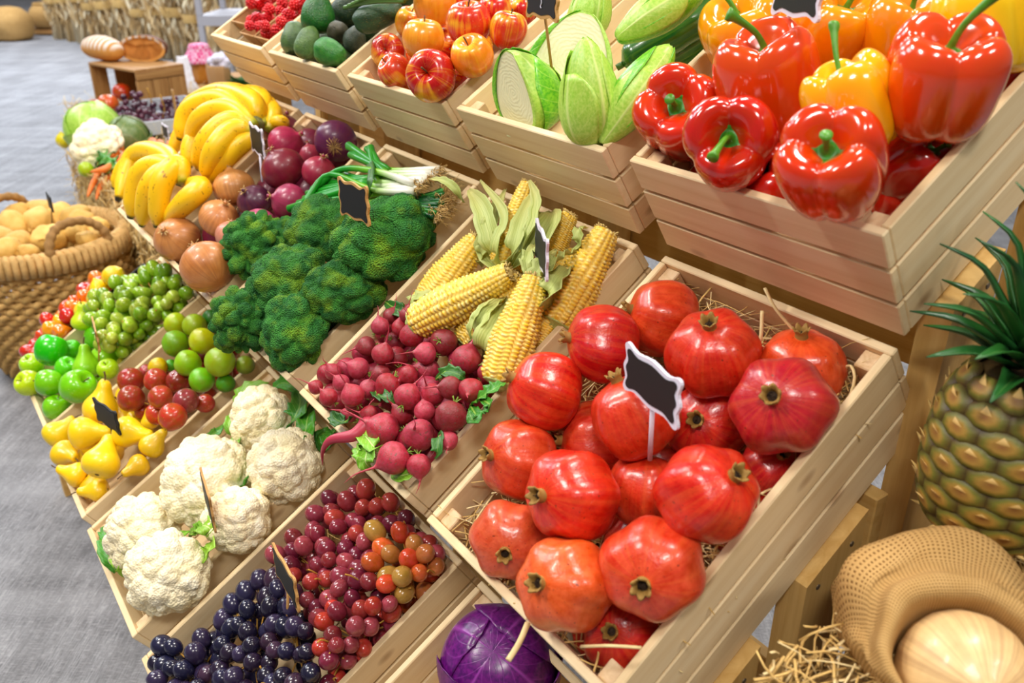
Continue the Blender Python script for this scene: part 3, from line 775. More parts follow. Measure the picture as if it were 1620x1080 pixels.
# ---- apples
G = 'apples in the top row crate'
ap = [
 L(614, 82, 27, .0, (-.1, -.1, 1), (196, 34, 30), 'red apple in the front left of the crate, stem hollow facing out'),
 L(626, 113, 27, .005, (-.6, .4, .5), (226, 70, 40), 'orange-red apple in the near left corner of the crate'),
 L(683, 121, 40, .025, (-.2, -.05, 1), (196, 26, 26), 'large red apple at the front rim with a yellow patch', roll=2.5),
 L(670, 64, 33, .035, (.1, .95, .45), (244, 150, 40), 'yellow apple flushed orange near the left side with a thin stem'),
 L(648, 36, 24, .0, (.2, .5, .5), (240, 120, 36), 'yellow-orange apple behind against the left crate wall'),
 L(688, 10, 33, .03, (0, .9, .3), (246, 150, 44), 'yellow-orange apple at the back, cut by the top of the photo'),
 L(741, 39, 35, .04, (.0, .75, .6), (220, 54, 34), 'orange-red apple on top in the middle of the crate'),
 L(748, 90, 33, .025, (-.3, .55, .75), (240, 128, 36), 'yellow apple with red cheeks and a stem, by the right rim'),
 L(804, 48, 30, .015, (.2, .8, .5), (222, 60, 34), 'red apple with yellow base leaning on the right rim'),
 L(783, 18, 27, .03, (.1, .7, .5), (206, 36, 26), 'red apple at the back right under the sign'),
 L(726, 4, 26, .0, (0, 1, .3), (214, 60, 36), 'red apple at the back cut by the photo edge'),
 L(826, 18, 22, .0, (0, 1, .3), (196, 30, 30), 'small red apple beside the sign board')]
place(ap, 'apple', p_apple, 'apple', G, '', .95)
fill('apple', [(560, 120), (660, -90), (900, -60), (700, 160)], 29, -.09, -.01, 30, p_apple[0], [(190, 30, 26), (214, 70, 36), (236, 130, 50)], 'apple low in the pile, mostly hidden by other apples', 'apple', 'apples low in the pile')
# ---- avocados
av = [
 L(466, 62, 25, .01, (.05, 1, .15), (80, 110, 56), 'dull green avocado standing in the front left of its crate', s3=(.85, .85, .9)),
 L(487, 70, 24, .02, (.3, .9, .3), (92, 124, 62), 'grey-green avocado next to the bright green one', s3=(.85, .85, .95)),
 L(522, 83, 24, .015, (.85, -.45, .4), (58, 140, 40), 'bright green avocado at the near front rim', s3=(.88, .88, 1.05)),
 L(503, 24, 27, .04, (.1, .9, .3), (34, 112, 26), 'glossy green avocado on top of the pile'),
 L(534, 50, 17, .015, (0, 0, 1), (70, 66, 50), 'small round dark avocado with its stem end facing out'),
 L(561, 62, 18, .0, (.4, .5, .6), (64, 76, 62), 'dark grey avocado near the right wall of its crate'),
 L(596, 26, 24, .03, (1, .25, .2), (44, 78, 42), 'long dark green avocado lying along the right rim', s3=(.9, .9, 1.5)),
 L(497, 90, 12, -.02, (0, .5, .5), (96, 100, 60), 'small brown-green avocado wedged behind the bright green one'),
 L(548, 14, 22, .01, (.4, .6, .4), (34, 60, 34), 'very dark avocado at the back of the crate')]
for q in av: q['k'] = .9
place(av, 'avo', p_avo, 'avocado', 'avocados in the top row crate', '', .9)
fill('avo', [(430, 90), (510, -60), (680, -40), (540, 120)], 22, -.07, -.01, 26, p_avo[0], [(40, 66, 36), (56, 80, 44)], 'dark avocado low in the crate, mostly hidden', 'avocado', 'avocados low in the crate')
sp = MB()
o = empty('green_bean', TT.at(590, 3, .05))
for k in range(5):
    a = TT.at(545+k*6, 12-k*3, .055+.003*k)-o.location; b = TT.at(640+k*4, 2-k*4, .06+.003*k)-o.location
    m = (a+b)/2+V3((0, 0, .004)); s = MB(); tube(s, [a, m, b], .0035, 6, 8); s.build('pod', m_green_stem, o).color = C4((90, 130, 50))
tag(o, 'thin green pods laid over the avocados at the top of the photo', 'beans')
# ---- raspberries in card punnets
m_card = plain('brown_card', (186, 142, 92), .8, .1, 20)
def P_rasp():
    mb = MB(); rr = random.Random(4)
    for j, (z, r, n) in enumerate(((.75, .35, 5), (.45, .68, 8), (.05, .84, 10), (-.35, .80, 9), (-.72, .52, 7), (-.9, .15, 1), (.92, .05, 1))):
        for i in range(n):
            th = 2*PI*(i+.5*(j % 2))/n; lathe(mb, SP_small, 7, 4, None, 0, (r*math.cos(th), r*math.sin(th), z))
    return Proto(mb.build('raspberry', m_rasp))
SP_small = [(0, .3), (.26, .15), (.3, 0), (.26, -.15), (0, -.3)]
p_rasp = P_rasp()
def punnet(x0, v0, wx, wv, label):
    loc = TT.loc(CR['berry'][1]+x0, v0, -.055); o = empty('berry_punnet', loc); hh = .052; fl = .006
    rot = Matrix.Rotation(TT.a, 3, 'X')
    def T(x, y, z): return tuple(rot @ V3((x, y, z)))
    V = [T(.012, .012, 0), T(wx-.012, .012, 0), T(wx-.012, wv-.012, 0), T(.012, wv-.012, 0), T(0, 0, hh), T(wx, 0, hh), T(wx, wv, hh), T(0, wv, hh)]
    mb = MB(); mb.add(V, [(0, 1, 2, 3), (0, 4, 5, 1), (1, 5, 6, 2), (2, 6, 7, 3), (3, 7, 4, 0)], smooth=False)
    solid(mb.build('tray', m_card, o), .002)
    r = MB(); tube(r, [T(0, 0, hh), T(wx, 0, hh)], .002, 6, 2); tube(r, [T(wx, 0, hh), T(wx, wv, hh)], .002, 6, 2); tube(r, [T(wx, wv, hh), T(0, wv, hh)], .002, 6, 2); tube(r, [T(0, wv, hh), T(0, 0, hh)], .002, 6, 2)
    r.build('rim', m_card, o)
    tag(o, label, 'punnet', 'card punnets in the far crate'); return o
def berries(key, x0, v0, wx, wv, n, lab):
    balls = []; tier, X = CR[key]
    for _ in range(4000):
        if len(balls) >= n: break
        x = R.uniform(x0+.012, x0+wx-.012); v = R.uniform(v0+.012, v0+wv-.012); r = .0105*R.uniform(.9, 1.1); h = -.030
        for (a, b, c, q) in balls:
            dd = (a-x)**2+(b-v)**2; s = (q+r)*.9
            if dd < s*s: h = max(h, c+math.sqrt(s*s-dd))
        if h > .012: continue
        balls.append((x, v, h, r))
    for x, v, h, r in balls:
        p_rasp.put(tier.loc(X+x, v, h), V3((R.uniform(-1, 1), R.uniform(-1, 1), R.uniform(0, 1))), r, 'red raspberry heaped in '+lab, 'raspberry', 'raspberries in '+lab, R.choice([(226, 30, 36), (214, 22, 34), (234, 44, 46)]))
for x0, v0, wx, wv, nb, lab in ((.012, .055, .10, .30, 55, 'the leftmost card punnet'), (.118, .03, .078, .24, 42, 'the middle card punnet'), (.20, .03, .082, .30, 50, 'the right card punnet')):
    punnet(x0, v0, wx, wv, 'card punnet of raspberries, '+('leftmost of three' if x0 < .1 else 'the middle one' if x0 < .15 else 'nearest the avocado crate'))
    berries('berry', x0, v0, wx, wv, nb, lab)
# ---- cabbages and cucumbers
m_cab = leaf_mat('cabbage_leaf', (182, 214, 92), (150, 198, 60), (206, 226, 130), .38, 8, .22)
m_cab_out = leaf_mat('cabbage_outer_leaf', (128, 196, 40), (80, 168, 24), (184, 220, 96), .35, 9, .4)
def cut_mat():
    t = NT('cut_cabbage_face'); ob = t.obj(); d = t.noise(ob, 3, 2)
    w_ = t.n('TexWave', wave_type='RINGS', rings_direction='Y'); t.set(w_.inputs[0], ob); w_.inputs['Scale'].default_value = 3.2; w_.inputs['Distortion'].default_value = 7; w_.inputs['Detail'].default_value = 3; w_.inputs['Detail Scale'].default_value = 1.4
    c = t.mix(t.ramp(w_.outputs[1], .3, .9), C4((224, 221, 176)), C4((229, 226, 184))); t.out('Base Color', t.mix(d, c, C4((226, 222, 176)))); t.out('Roughness', .5); t.bump(w_.outputs[1], .1, .004); return t.m
m_cut = cut_mat()
CABP = [(0, 1.15), (.16, 1.12), (.42, .90), (.70, .50), (.88, .02), (.92, -.38), (.78, -.78), (.45, -1.02), (.16, -1.10), (0, -1.1)]
def P_cabbage(name, seed, prof=CABP, nleaf=5, half=False, mats=None, flat=1.0):
    ro = empty(name); mb = MB(); A0 = mats or (m_cab, m_cab_out)
    def md(th, v, r, z):
        k = 1+.03*math.cos(3*th+seed)+.02*noise.noise(V3((math.cos(th)*2, math.sin(th)*2, z*2+seed)))
        y = r*math.sin(th)*k*flat
        if half: y = min(y, 0)
        return (r*math.cos(th)*k, y, z)
    V = []; lathe(mb, prof, 48, 26, md)
    # leaf coordinates for the heart: the seam angle runs across
    mb.A = [(math.atan2(a[1], a[0])/PI*2 % 1*2-1, a[2], 0) for a in mb.A]
    mb.build('head', A0[0], ro)
    if half:
        n = 40; pts = [crom(prof, k/n) for k in range(n+1)]
        ring = [(r*.97, .002, z*.97) for r, z in pts]+[(-r*.97, .002, z*.97) for r, z in pts[-2:0:-1]]
        c = MB(); c.add([(0, .002, 0)]+ring, [(0, (i+1) % len(ring)+1, i+1) for i in range(len(ring))], smooth=False); c.build('cut_face', m_cut, ro)
    for k in range(nleaf):
        th0 = (-PI/2+(k-(nleaf-1)/2)*(.75 if half else 2*PI/nleaf)); span = 1.05; off = 1.035+.025*(k % 3); V = []; A = []; Fc = []; nu = 16; nv = 16; top = .1+.12*(k % 3)
        for j in range(nv+1):
            t = j/nv; v = .97-(.97-top)*t; r, z = crom(prof, v)
            for i in range(nu+1):
                s = 2*i/nu-1; wv = min(1, math.sin(PI*min(.999, t*.60+.14))*1.1)*(1 if t < .82 else math.sqrt(max(.02, 1-((t-.82)/.2)**2)))
                th = th0+s*span*wv; e = off+(.10*(abs(s)**4+max(0, t-.8)*1.4))*(.35+.5*math.sin(7*t+3*s+k+seed)); rr = r*e
                y = rr*math.sin(th)*flat
                if half: y = min(y, .02)
                V.append((rr*math.cos(th), y, z*(1+.02*off)+(e-off)*.3)); A.append((s, t, k))
        for j in range(nv):
            for i in range(nu): a = j*(nu+1)+i; Fc.append((a, a+1, a+nu+2, a+nu+1))
        l = MB(); l.add(V, Fc, 0, A); solid(l.build('outer_leaf', A0[1] if k % 2 == (seed % 2) else A0[0], ro), .012)
    s = MB(); lathe(s, [(0, -1.0), (.2, -1.02), (.19, -1.22), (0, -1.22)], 12, 4); s.build('stump', m_cutstump, ro); return Proto(ro)
m_cutstump = plain('cabbage_stump', (226, 226, 180), .5, .1, 6)
p_half = P_cabbage('half_cabbage', 1, nleaf=4, half=True)
p_cab = P_cabbage('pointed_cabbage', 2)
p_cabl = P_cabbage('pointed_cabbage', 4, mats=(m_cab, m_cab))
LONG = [(0, 1.6), (.12, 1.55), (.30, 1.25), (.46, .70), (.52, .1), (.44, -.5), (.28, -1.0), (.16, -1.25), (0, -1.3)]
p_leaf = P_cabbage('pointed_cabbage', 5, LONG, 4, mats=(m_cab, m_cab_out))
def putc(pr, px, py, n, ax, s3, label, cut=None, roll=0, cat='cabbage'):
    p = TT.at(px, py, n); f = depth(p)/F; ref = V3(cv(*cut)).cross(cv(*ax)) if cut else None
    return pr.put(p, cv(*ax), 1, label, cat, 'cabbages in the top crate', sc3=tuple(x*f for x in s3), ref=ref, roll=roll)
putc(p_half, 812, 148, .02, (-.10, .86, .62), (78, 86, 58), 'halved green cabbage at the front left rim, cut face turned left', cut=(-1, -.30, .42))
putc(p_half, 904, 92, .0, (.3, .9, .1), (74, 50, 64), 'halved cabbage at the back with its round pale cut face showing', cut=(-.15, .25, 1))
putc(p_cabl, 932, 150, .035, (-.12, .95, .35), (54, 46, 74), 'pale pointed cabbage standing upright in the centre')
putc(p_leaf, 1000, 158, .02, (.58, .8, .25), (78, 60, 62), 'slender yellow-green cabbage leaning right at the near rim')
putc(p_leaf, 1040, 22, .06, (.88, .52, .1), (64, 60, 56), 'pointed cabbage lying at the back, white base to the left')
putc(p_cabl, 935, 12, .0, (.2, .9, .3), (34, 34, 44), 'light green cabbage behind the halved one at the photo edge')
def cucumber(pts, r, label):
    c = [TT.at(*p) for p in pts]; o = empty('cucumber', c[0]); mb = MB()
    tube(mb, [p-c[0] for p in c], lambda t: r*min(1, (t*14+.02))**.5*min(1, ((1-t)*10+.02))**.5*(1+.02*math.sin(40*t)), 20, 30)
    b = mb.build('body', m_cuc, o); b.color = C4((22, 92, 24)); tag(o, label, 'cucumber', 'cucumbers in the cabbage crate')
    s = MB(); tube(s, [c[0]-c[0], (c[0]-c[1]).normalized()*.008], .004, 8, 2); s.build('stem_end', m_green_stem, o).color = C4((90, 130, 50))
cucumber([(985, 102, -.005), (1060, 58, .0), (1130, 15, .0), (1190, -25, 0)], .021, 'long dark green cucumber lying behind the slender cabbage')
cucumber([(1010, 120, -.045), (1090, 75, -.035), (1180, 10, -.03), (1220, -20, -.03)], .022, 'dark cucumber lower in the cabbage crate by the right wall')

# ---- broccoli
br = [
 L(612, 380, 64, .03, (-.1, .5, .85), (44, 112, 48), 'largest dark broccoli crown near the right wall, below the spring onions', s3=(1.05, .95, 1), proto=p_broc[0]),
 L(507, 366, 47, .03, (-.2, .5, .85), (70, 140, 40), 'bright green broccoli crown left of the wooden sign', proto=p_broc[0]),
 L(460, 372, 28, .0, (-.3, .5, .7), (44, 112, 48), 'small broccoli crown between two others at the left wall', proto=p_broc[0]),
 L(404, 390, 44, .015, (-.5, .3, .8), (50, 90, 60), 'blue-grey broccoli with knobbly buds, leaning toward the onions', proto=p_broc[1]),
 L(458, 448, 52, .035, (-.3, .4, .85), (44, 120, 48), 'broad green broccoli crown in the middle of the crate', proto=p_broc[0]),
 L(546, 462, 50, .02, (.1, .4, .85), (40, 110, 44), 'broccoli crown leaning on the right crate wall', proto=p_broc[0], s3=(.85, 1.05, 1)),
 L(384, 507, 41, .04, (-.4, .1, .9), (50, 124, 56), 'knobbly broccoli hanging over the front rim above the limes', proto=p_broc[1], free=True),
 L(470, 522, 52, .02, (-.55, .15, .7), (50, 130, 40), 'broccoli in the near corner with its pale stalk to the right', proto=p_broc[0]),
 L(545, 320, 30, .0, (0, .7, .5), (60, 130, 40), 'small broccoli crown behind the wooden sign board', proto=p_broc[0]),
 L(425, 480, 34, -.03, (0, .4, .8), (40, 90, 44), 'dark broccoli low in the crate between brighter crowns', proto=p_broc[1]),
 L(520, 520, 30, -.02, (0, .4, .8), (40, 90, 44), 'broccoli low by the right wall of the broccoli crate', proto=p_broc[1])]
for q in br: q['k'] = .72; q['r'] *= 1.1
place(br, 'broc', p_broc, 'broccoli', 'broccoli crowns in the middle row', '', .85)
# ---- onions
RED = (132, 34, 66); on = [
 L(447, 208, 30, -.005, (.3, .6, .5), (132, 52, 74), 'dull purple onion at the back beside the banana crate', proto=p_onion[1]),
 L(453, 228, 29, .015, (.8, .45, .3), (178, 44, 84), 'pinkish red onion lying on its side behind the striped one', proto=p_onion[1]),
 L(447, 266, 34, .035, (-.45, .7, .45), (128, 22, 46), 'dark glossy red onion with a dry straw-coloured neck', proto=p_onion[0]),
 L(531, 223, 33, .02, (-.1, .5, -.85), (96, 28, 78), 'violet onion with root hairs showing, at the back rim', proto=p_onion[2]),
 L(491, 245, 19, .0, (-.2, 1, .2), (160, 50, 72), 'slim red shallot between the larger red onions', proto=p_onion[1], s3=(.9, .9, 1)),
 L(505, 272, 27, .015, (.3, .6, .5), (156, 36, 62), 'red onion beside the spring onion leaves', proto=p_onion[1]),
 L(402, 318, 27, .02, (-.3, .4, .8), (74, 24, 56), 'almost black-purple onion in the middle of the onion crate', proto=p_onion[1]),
 L(456, 319, 29, .02, (-.8, .2, .5), (172, 50, 90), 'rosy red onion under the spring onion tips', proto=p_onion[1]),
 L(411, 357, 27, .02, (-.1, -.4, .8), (196, 78, 118), 'pink onion touching the grey broccoli', proto=p_onion[1]),
 L(370, 296, 32, .02, (-.2, 1, .2), (216, 154, 88), 'brown onion at the back left next to the bananas', proto=p_onion[0]),
 L(280, 378, 36, .015, (-.2, .25, .9), (206, 140, 78), 'brown onion in the front left corner, dry neck facing out', proto=p_onion[0]),
 L(347, 345, 31, .02, (.4, .5, .5), (210, 142, 82), 'brown onion in the middle beside the purple one', proto=p_onion[1]),
 L(365, 372, 24, .01, (.2, .6, .5), (222, 150, 120), 'small pale brown onion behind the biggest one', proto=p_onion[1]),
 L(328, 421, 43, .035, (-.5, .6, -.3), (212, 140, 78), 'biggest brown onion, at the front rim of the crate', proto=p_onion[1])]
place(on, 'oni', p_onion, 'onion', 'onions in the middle row', '', .93)
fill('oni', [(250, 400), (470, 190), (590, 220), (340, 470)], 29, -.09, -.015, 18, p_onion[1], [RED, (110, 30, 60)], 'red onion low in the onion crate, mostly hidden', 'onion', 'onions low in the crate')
# ---- spring onions and chives
def scal_mat():
    t = NT('spring_onion_stalk'); s = t.sep(t.st()); z = s[2]
    c = t.mix(t.ramp(z, .12, .34), C4((240, 240, 225)), C4((140, 200, 40))); c = t.mix(t.ramp(z, .3, .6), c, C4((28, 140, 30)))
    t.out('Base Color', c); t.out('Roughness', .35); return t.m
m_scal = scal_mat()
def roots_at(mb, p, d, n, ln):
    for _ in range(n):
        e = p+d*ln*R.uniform(.5, 1)+V3((R.uniform(-1, 1), R.uniform(-1, 1), R.uniform(-1, 1)))*ln*.5
        tube(mb, [p, (p+e)/2+V3((0, 0, R.uniform(-.2, .4)*ln)), e], .0005, 3, 4)
def bundle(name, stalks, label, cat, r0=.005, rl=.018, band=None):
    o = empty(name, TM.at(*stalks[0][0])); rt = MB()
    for st in stalks:
        P = [TM.at(*p)-o.location for p in st]; mb = MB(); rr = r0*R.uniform(.8, 1.15)
        tube(mb, P, lambda t: rr*(1.15-.25*math.sin(PI*t))*(1 if t > .06 else .9+1.5*t), 9, 14, upv=TM.n)
        mb.build('stalk', m_scal if name == 'spring_onions' else m_chive, o); roots_at(rt, P[0], (P[0]-P[1]).normalized(), 14, rl)
    rt.build('roots', m_root, o)
    if band:
        b = MB(); leaf(b, [TM.at(*p)-o.location for p in band], lambda t: .006, TM.n, 12, 3, .1); solid(b.build('tie', m_leaf_dark, o), .001)
    return tag(o, label, cat)
m_chive = fruit('chive_stalk', .4, 6, .6); 
st = []
for k in range(16):      # leaves fan up to the back left, whites to the right
    f = k/15; yy = 266+f*30
    tipx = 545+f*-75+R.uniform(-8, 8) if k % 2 else 560+R.uniform(-14, 28); tipy = 330-60*(1-f) if k % 2 else 232+14*f+R.uniform(-6, 8)
    wx, wy = 692-f*34+R.uniform(-6, 6), 270+f*26+R.uniform(-3, 3)
    if k % 2 == 0: st.append([(wx, wy, .03+.004*(k % 4)), (wx-70, wy+2, .035+.005*(k % 3)), (600+R.uniform(-8, 8), 262+8*f, .045), (tipx, tipy, .04)])
    else: st.append([(wx, wy, .03+.004*(k % 4)), (wx-75, wy, .04), (570, 280+14*f, .05), (tipx-10*f, tipy, .045)])
st += [[(660, 305, .035), (600, 306, .04), (520, 316, .045), (482, 314, .04)], [(655, 303, .045), (590, 300, .05), (520, 276, .06), (478, 326, .05)],
       [(655, 290, .05), (600, 272, .055), (540, 268, .06), (495, 300, .05)], [(640, 322, .03), (600, 316, .03), (560, 322, .03), (500, 322, .03)]]
bundle('spring_onions', st, 'bundle of spring onions with white bulbs lying across the back of the broccoli crate', 'spring onions', .0052, .016, [(585, 258, .05), (588, 268, .062), (586, 285, .066), (584, 302, .055), (586, 310, .045)])
st = []
for k in range(20):
    f = k/19; st.append([(704+R.uniform(-8, 14)-26*f, 298+44*f+R.uniform(-4, 4), .02+.002*(k % 4)), (672-16*f, 308+28*f, .028), (620+R.uniform(-12, 12), 306+24*f+R.uniform(-6, 6), .015+.004*(k % 4))])
b = bundle('chives', st, 'short bundle of thin dark green stalks with brown roots by the right wall', 'herbs', .0036, .022)
for ch in b.children:
    if ch.name.startswith('stalk'): ch.color = R.choice([C4((24, 112, 40)), C4((40, 140, 40)), C4((18, 90, 40))])
# ---- corn
def corn(a, b, wpx, label, n=0):
    A = TM.at(*a); B = TM.at(*b); d = B-A; Ln = d.length; rad = wpx*depth((A+B)/2)/F/.135
    return p_corn[n % 2].put(A, d, 1, label, 'corn', 'corn cobs in the middle row', sc3=(rad, rad, Ln))
corn((668, 494, -.005), (757, 378, .02), 29, 'corn cob leaning on the left wall of the crate', 0)
corn((655, 512, .03), (806, 432, .04), 30, 'corn cob lying across the others toward the right', 1)
corn((770, 462, .005), (838, 404, .01), 20, 'corn cob tip just behind the crossing cob', 0)
corn((789, 606, .012), (846, 440, .05), 33, 'fat corn cob in the centre standing over the radishes', 0)
corn((735, 540, -.01), (825, 438, .02), 27, 'corn cob half hidden behind the central cob', 1)
corn((880, 512, -.005), (960, 366, .025), 33, 'corn cob against the right crate wall, second largest', 1)
corn((838, 560, -.02), (892, 466, .005), 26, 'corn cob low by the right wall under the others', 0)
corn((792, 418, .01), (836, 290, .05), 21, 'corn cob standing at the back wrapped in pale husk', 1)
corn((862, 412, .0), (903, 338, .03), 21, 'corn cob at the back rim beside the upright sign', 0)
corn((880, 470, -.01), (912, 398, .0), 22, 'dried corn cob tip below the sign in the husks', 1)
def husks(defs, label):
    o = empty('corn_husk', TM.at(*defs[0][0][0])); 
    for k, (pts, wd, ruf) in enumerate(defs):
        mb = MB(); leaf(mb, [TM.at(*p)-o.location for p in pts], lambda t: wd*max(.08, math.sin(PI*min(.98, .12+t*.85)))**.8, TM.n+V3((.3*math.sin(k*2), .2*math.cos(k), 0)), 14, 5, .55, ruf, 0, k*1.7)
        solid(mb.build('leaf', m_husk, o), .0008)
    return tag(o, label, 'corn husk', 'husk leaves in the corn crate')
husks([([(798, 430, .01), (812, 400, .05), (825, 350, .06), (845, 300, .05)], .012, .15), ([(800, 432, .01), (840, 395, .04), (868, 350, .045), (872, 335, .03)], .020, .1),
       ([(795, 425, .005), (780, 380, .04), (765, 330, .05), (742, 300, .03)], .016, .2), ([(796, 428, .01), (785, 390, .05), (800, 340, .055), (760, 285, .06)], .008, .2),
       ([(800, 430, .0), (770, 400, .02), (778, 350, .045), (800, 300, .03)], .013, .3), ([(810, 420, .03), (838, 370, .06), (850, 320, .06), (838, 285, .065)], .009, .3)],
      'pale green husk leaves around the standing back corn cob')
husks([([(745, 560, .0), (758, 520, .035), (775, 490, .04), (800, 470, .02)], .012, .2), ([(770, 575, .0), (772, 545, .03), (795, 500, .03), (790, 470, .01)], .018, .15),
       ([(750, 545, .02), (745, 520, .04), (760, 490, .045), (782, 472, .04)], .006, .2)], 'husk leaves beside the central corn cob above the radishes')
husks([([(868, 500, .0), (868, 470, .04), (885, 440, .045), (905, 420, .03)], .016, .3), ([(860, 470, .02), (850, 440, .05), (862, 415, .055), (880, 395, .04)], .011, .5),
       ([(850, 450, .03), (870, 425, .055), (890, 405, .05), (915, 400, .03)], .009, .6), ([(905, 405, .02), (918, 385, .04), (915, 365, .05), (930, 360, .04)], .007, .5),
       ([(845, 440, .04), (835, 420, .055), (838, 400, .055), (850, 385, .05)], .008, .6)], 'curly husk leaves and silk below the sign in the corn crate')
husks([([(660, 500, .0), (650, 485, .02), (665, 470, .025), (690, 462, .02)], .010, .4), ([(765, 420, .0), (762, 400, .025), (768, 380, .03), (752, 370, .02)], .008, .5),
       ([(735, 320, .03), (722, 300, .05), (702, 286, .06), (680, 283, .055)], .006, .3)], 'loose husk strips along the left wall of the corn crate')
# ---- radishes
rd = [(602, 516, 15, (-.2, 1, .2)), (619, 500, 14, (.4, 1, .1)), (645, 498, 13, (.1, 1, .1)), (634, 518, 15, (0, 1, .2)), (652, 530, 20, (-.1, .9, .5)), (702, 541, 22, (.3, -.1, -1)),
      (738, 568, 24, (.35, 1, .1)), (580, 548, 16, (-1, -.2, .2)), (606, 560, 18, (.3, .9, .4)), (628, 566, 18, (-.7, -.3, .5)), (673, 559, 18, (-.9, .1, .4)), (676, 586, 21, (-.9, .3, .5)),
      (567, 583, 18, (-1, .5, .2)), (770, 590, 15, (.5, .5, .4)), (603, 592, 16, (.2, .2, 1)), (646, 593, 16, (-.8, -.5, .5)), (613, 609, 20, (-.7, -.8, .3)), (558, 625, 19, (-.4, .8, .3)),
      (583, 615, 16, (.2, .8, .5)), (712, 613, 19, (-.9, .1, .4)), (684, 624, 19, (-.3, .6, .6)), (745, 617, 20, (-.2, -.3, 1)), (645, 627, 22, (.3, .6, -.5)), (671, 650, 17, (-.1, 1, .3)),
      (637, 655, 19, (-.9, .9, .2)), (713, 658, 26, (-.3, -1, .3)), (606, 679, 27, (-1, .5, .2)), (662, 688, 26, (-.1, .4, .9)), (709, 697, 16, (0, -.3, .5)), (623, 725, 27, (-1, -.45, .2)),
      (663, 736, 20, (.1, -1, .3)), (540, 605, 14, (-.7, .7, .3)), (553, 655, 13, (-1, .4, .4)), (520, 628, 15, (-.8, .8, .2)), (585, 655, 15, (-1, .2, .3)), (500, 612, 12, (-.9, .5, .3)), (528, 588, 14, (-.7, .9, .2)), (560, 640, 14, (.2, .2, .9))]
LB = {6: 'red radish with an upright curved tail, next to the central corn cob', 25: 'round radish with its tail hanging down at the right rim', 26: 'large dusty radish near the front rim, tail pointing left',
      27: 'large greyish radish in front, scarred root end facing out', 29: 'bright pink radish at the near corner tapering to the left', 4: 'radish just in front of the leftmost corn cobs, thin tail up',
      5: 'dark round radish beside the crossing corn cob', 21: 'small red radish above the leafy stalks at the right wall', 30: 'radish in the nearest corner with its tail pointing down', 11: 'smooth red radish in the middle with its root curling left'}
items = [L(x, y, r, .012+.012*(y > 600) + R.uniform(-.004, .012), tuple(-c for c in ax), R.choice([(170, 44, 62), (182, 54, 76), (150, 46, 58), (190, 64, 88)]), LB.get(i, '')) for i, (x, y, r, ax) in enumerate(rd)]
for q in items:
    if not q['label']: q['label'] = 'small red radish with thin root in the heap at the front of the corn crate'; q['group'] = 'small radishes in the heap'
    q['k'] = .95
place(items, 'corn', p_radish, 'radish', 'radishes in the corn crate', '', .93)
_r = 0
fill('corn', [(475, 620), (600, 470), (800, 590), (650, 780)], 19, -.04, .008, 60, p_radish[0], [(160, 34, 58), (176, 50, 80)], 'red radish low in the heap, partly covered by others', 'radish', 'radishes low in the heap')
rowlabels([q['o'] for q in items if q.get('group')], 5, 'small red radish', 'of the heap')
# long red root hanging over the front rim
o = empty('long_radish', TM.at(570, 690, .025)); mb = MB()
tube(mb, [TM.at(*p)-o.location for p in ((585, 668, .02), (560, 688, .03), (525, 695, .035), (511, 712, .025), (510, 735, .0))], lambda t: .0098*(1-t)**1.1+.0006, 12, 22)
mb.build('body', m_radish, o).color = C4((180, 56, 80)); lf = MB()
tube(lf, [TM.at(*p)-o.location for p in ((585, 668, .02), (600, 660, .02))], .004, 6, 4); lf.build('stalk_stub', m_broc_stem, o)
tag(o, 'long thin pink root hanging over the front rim above the cauliflowers', 'radish')
def greens(defs, name, label, cat, mat, group=None, tier=TM, th=.0007):
    o = empty(name, tier.at(*defs[0][0][0]))
    for k, (pts, wd, ruf) in enumerate(defs):
        mb = MB(); leaf(mb, [tier.at(*p)-o.location for p in pts], lambda t: wd*max(.06, math.sin(PI*min(.97, .05+t*.92)))**.8, tier.n+V3((.5*math.sin(k*2.1), .3*math.cos(k), 0)), 14, 6, .4, ruf, 0, k)
        solid(mb.build('leaf', mat, o), th)
        s = MB(); tube(s, [tier.at(*p)-o.location for p in pts[:2]], .0014, 6, 4); s.build('leaf_stalk', m_broc_stem, o)
    return tag(o, label, cat, group)
greens([([(745, 640, .02), (762, 628, .03), (782, 615, .035), (800, 605, .03)], .010, .3), ([(745, 642, .02), (752, 655, .03), (748, 665, .035), (742, 650, .04)], .008, .3), ([(760, 630, .03), (775, 640, .035), (770, 650, .03), (758, 655, .03)], .007, .4)],
       'radish_greens', 'green radish leaves draped over the right crate rim', 'leaves', m_leaf)
greens([([(560, 680, .01), (578, 690, .03), (590, 705, .035), (600, 715, .02)], .011, .3), ([(575, 700, .02), (580, 715, .03), (578, 730, .03), (585, 740, .015)], .011, .4), ([(575, 695, .02), (565, 710, .03), (568, 722, .03), (575, 728, .02)], .006, .4), ([(620, 752, .01), (635, 752, .02), (650, 748, .02), (655, 742, .01)], .009, .2)],
       'radish_greens', 'green and yellow radish leaves at the front rim near the corner', 'leaves', m_leaf_light)
greens([([(585, 610, .02), (600, 625, .03), (615, 630, .03), (625, 640, .02)], .008, .5), ([(690, 600, .02), (705, 588, .03), (725, 592, .03), (735, 600, .02)], .008, .5), ([(560, 660, .01), (545, 668, .02), (530, 662, .02), (525, 650, .02)], .009, .4), ([(610, 478, .0), (625, 488, .015), (640, 492, .015), (655, 490, .0)], .010, .3), ([(700, 700, .01), (695, 690, .03), (692, 715, .03), (690, 722, .01)], .007, .3), ([(700, 478, .0), (715, 482, .01), (730, 480, .0), (745, 475, .0)], .012, .2)],
       'radish_greens', 'wilted green stalks and leaves among the heaped radishes', 'leaves', m_leaf_dark)
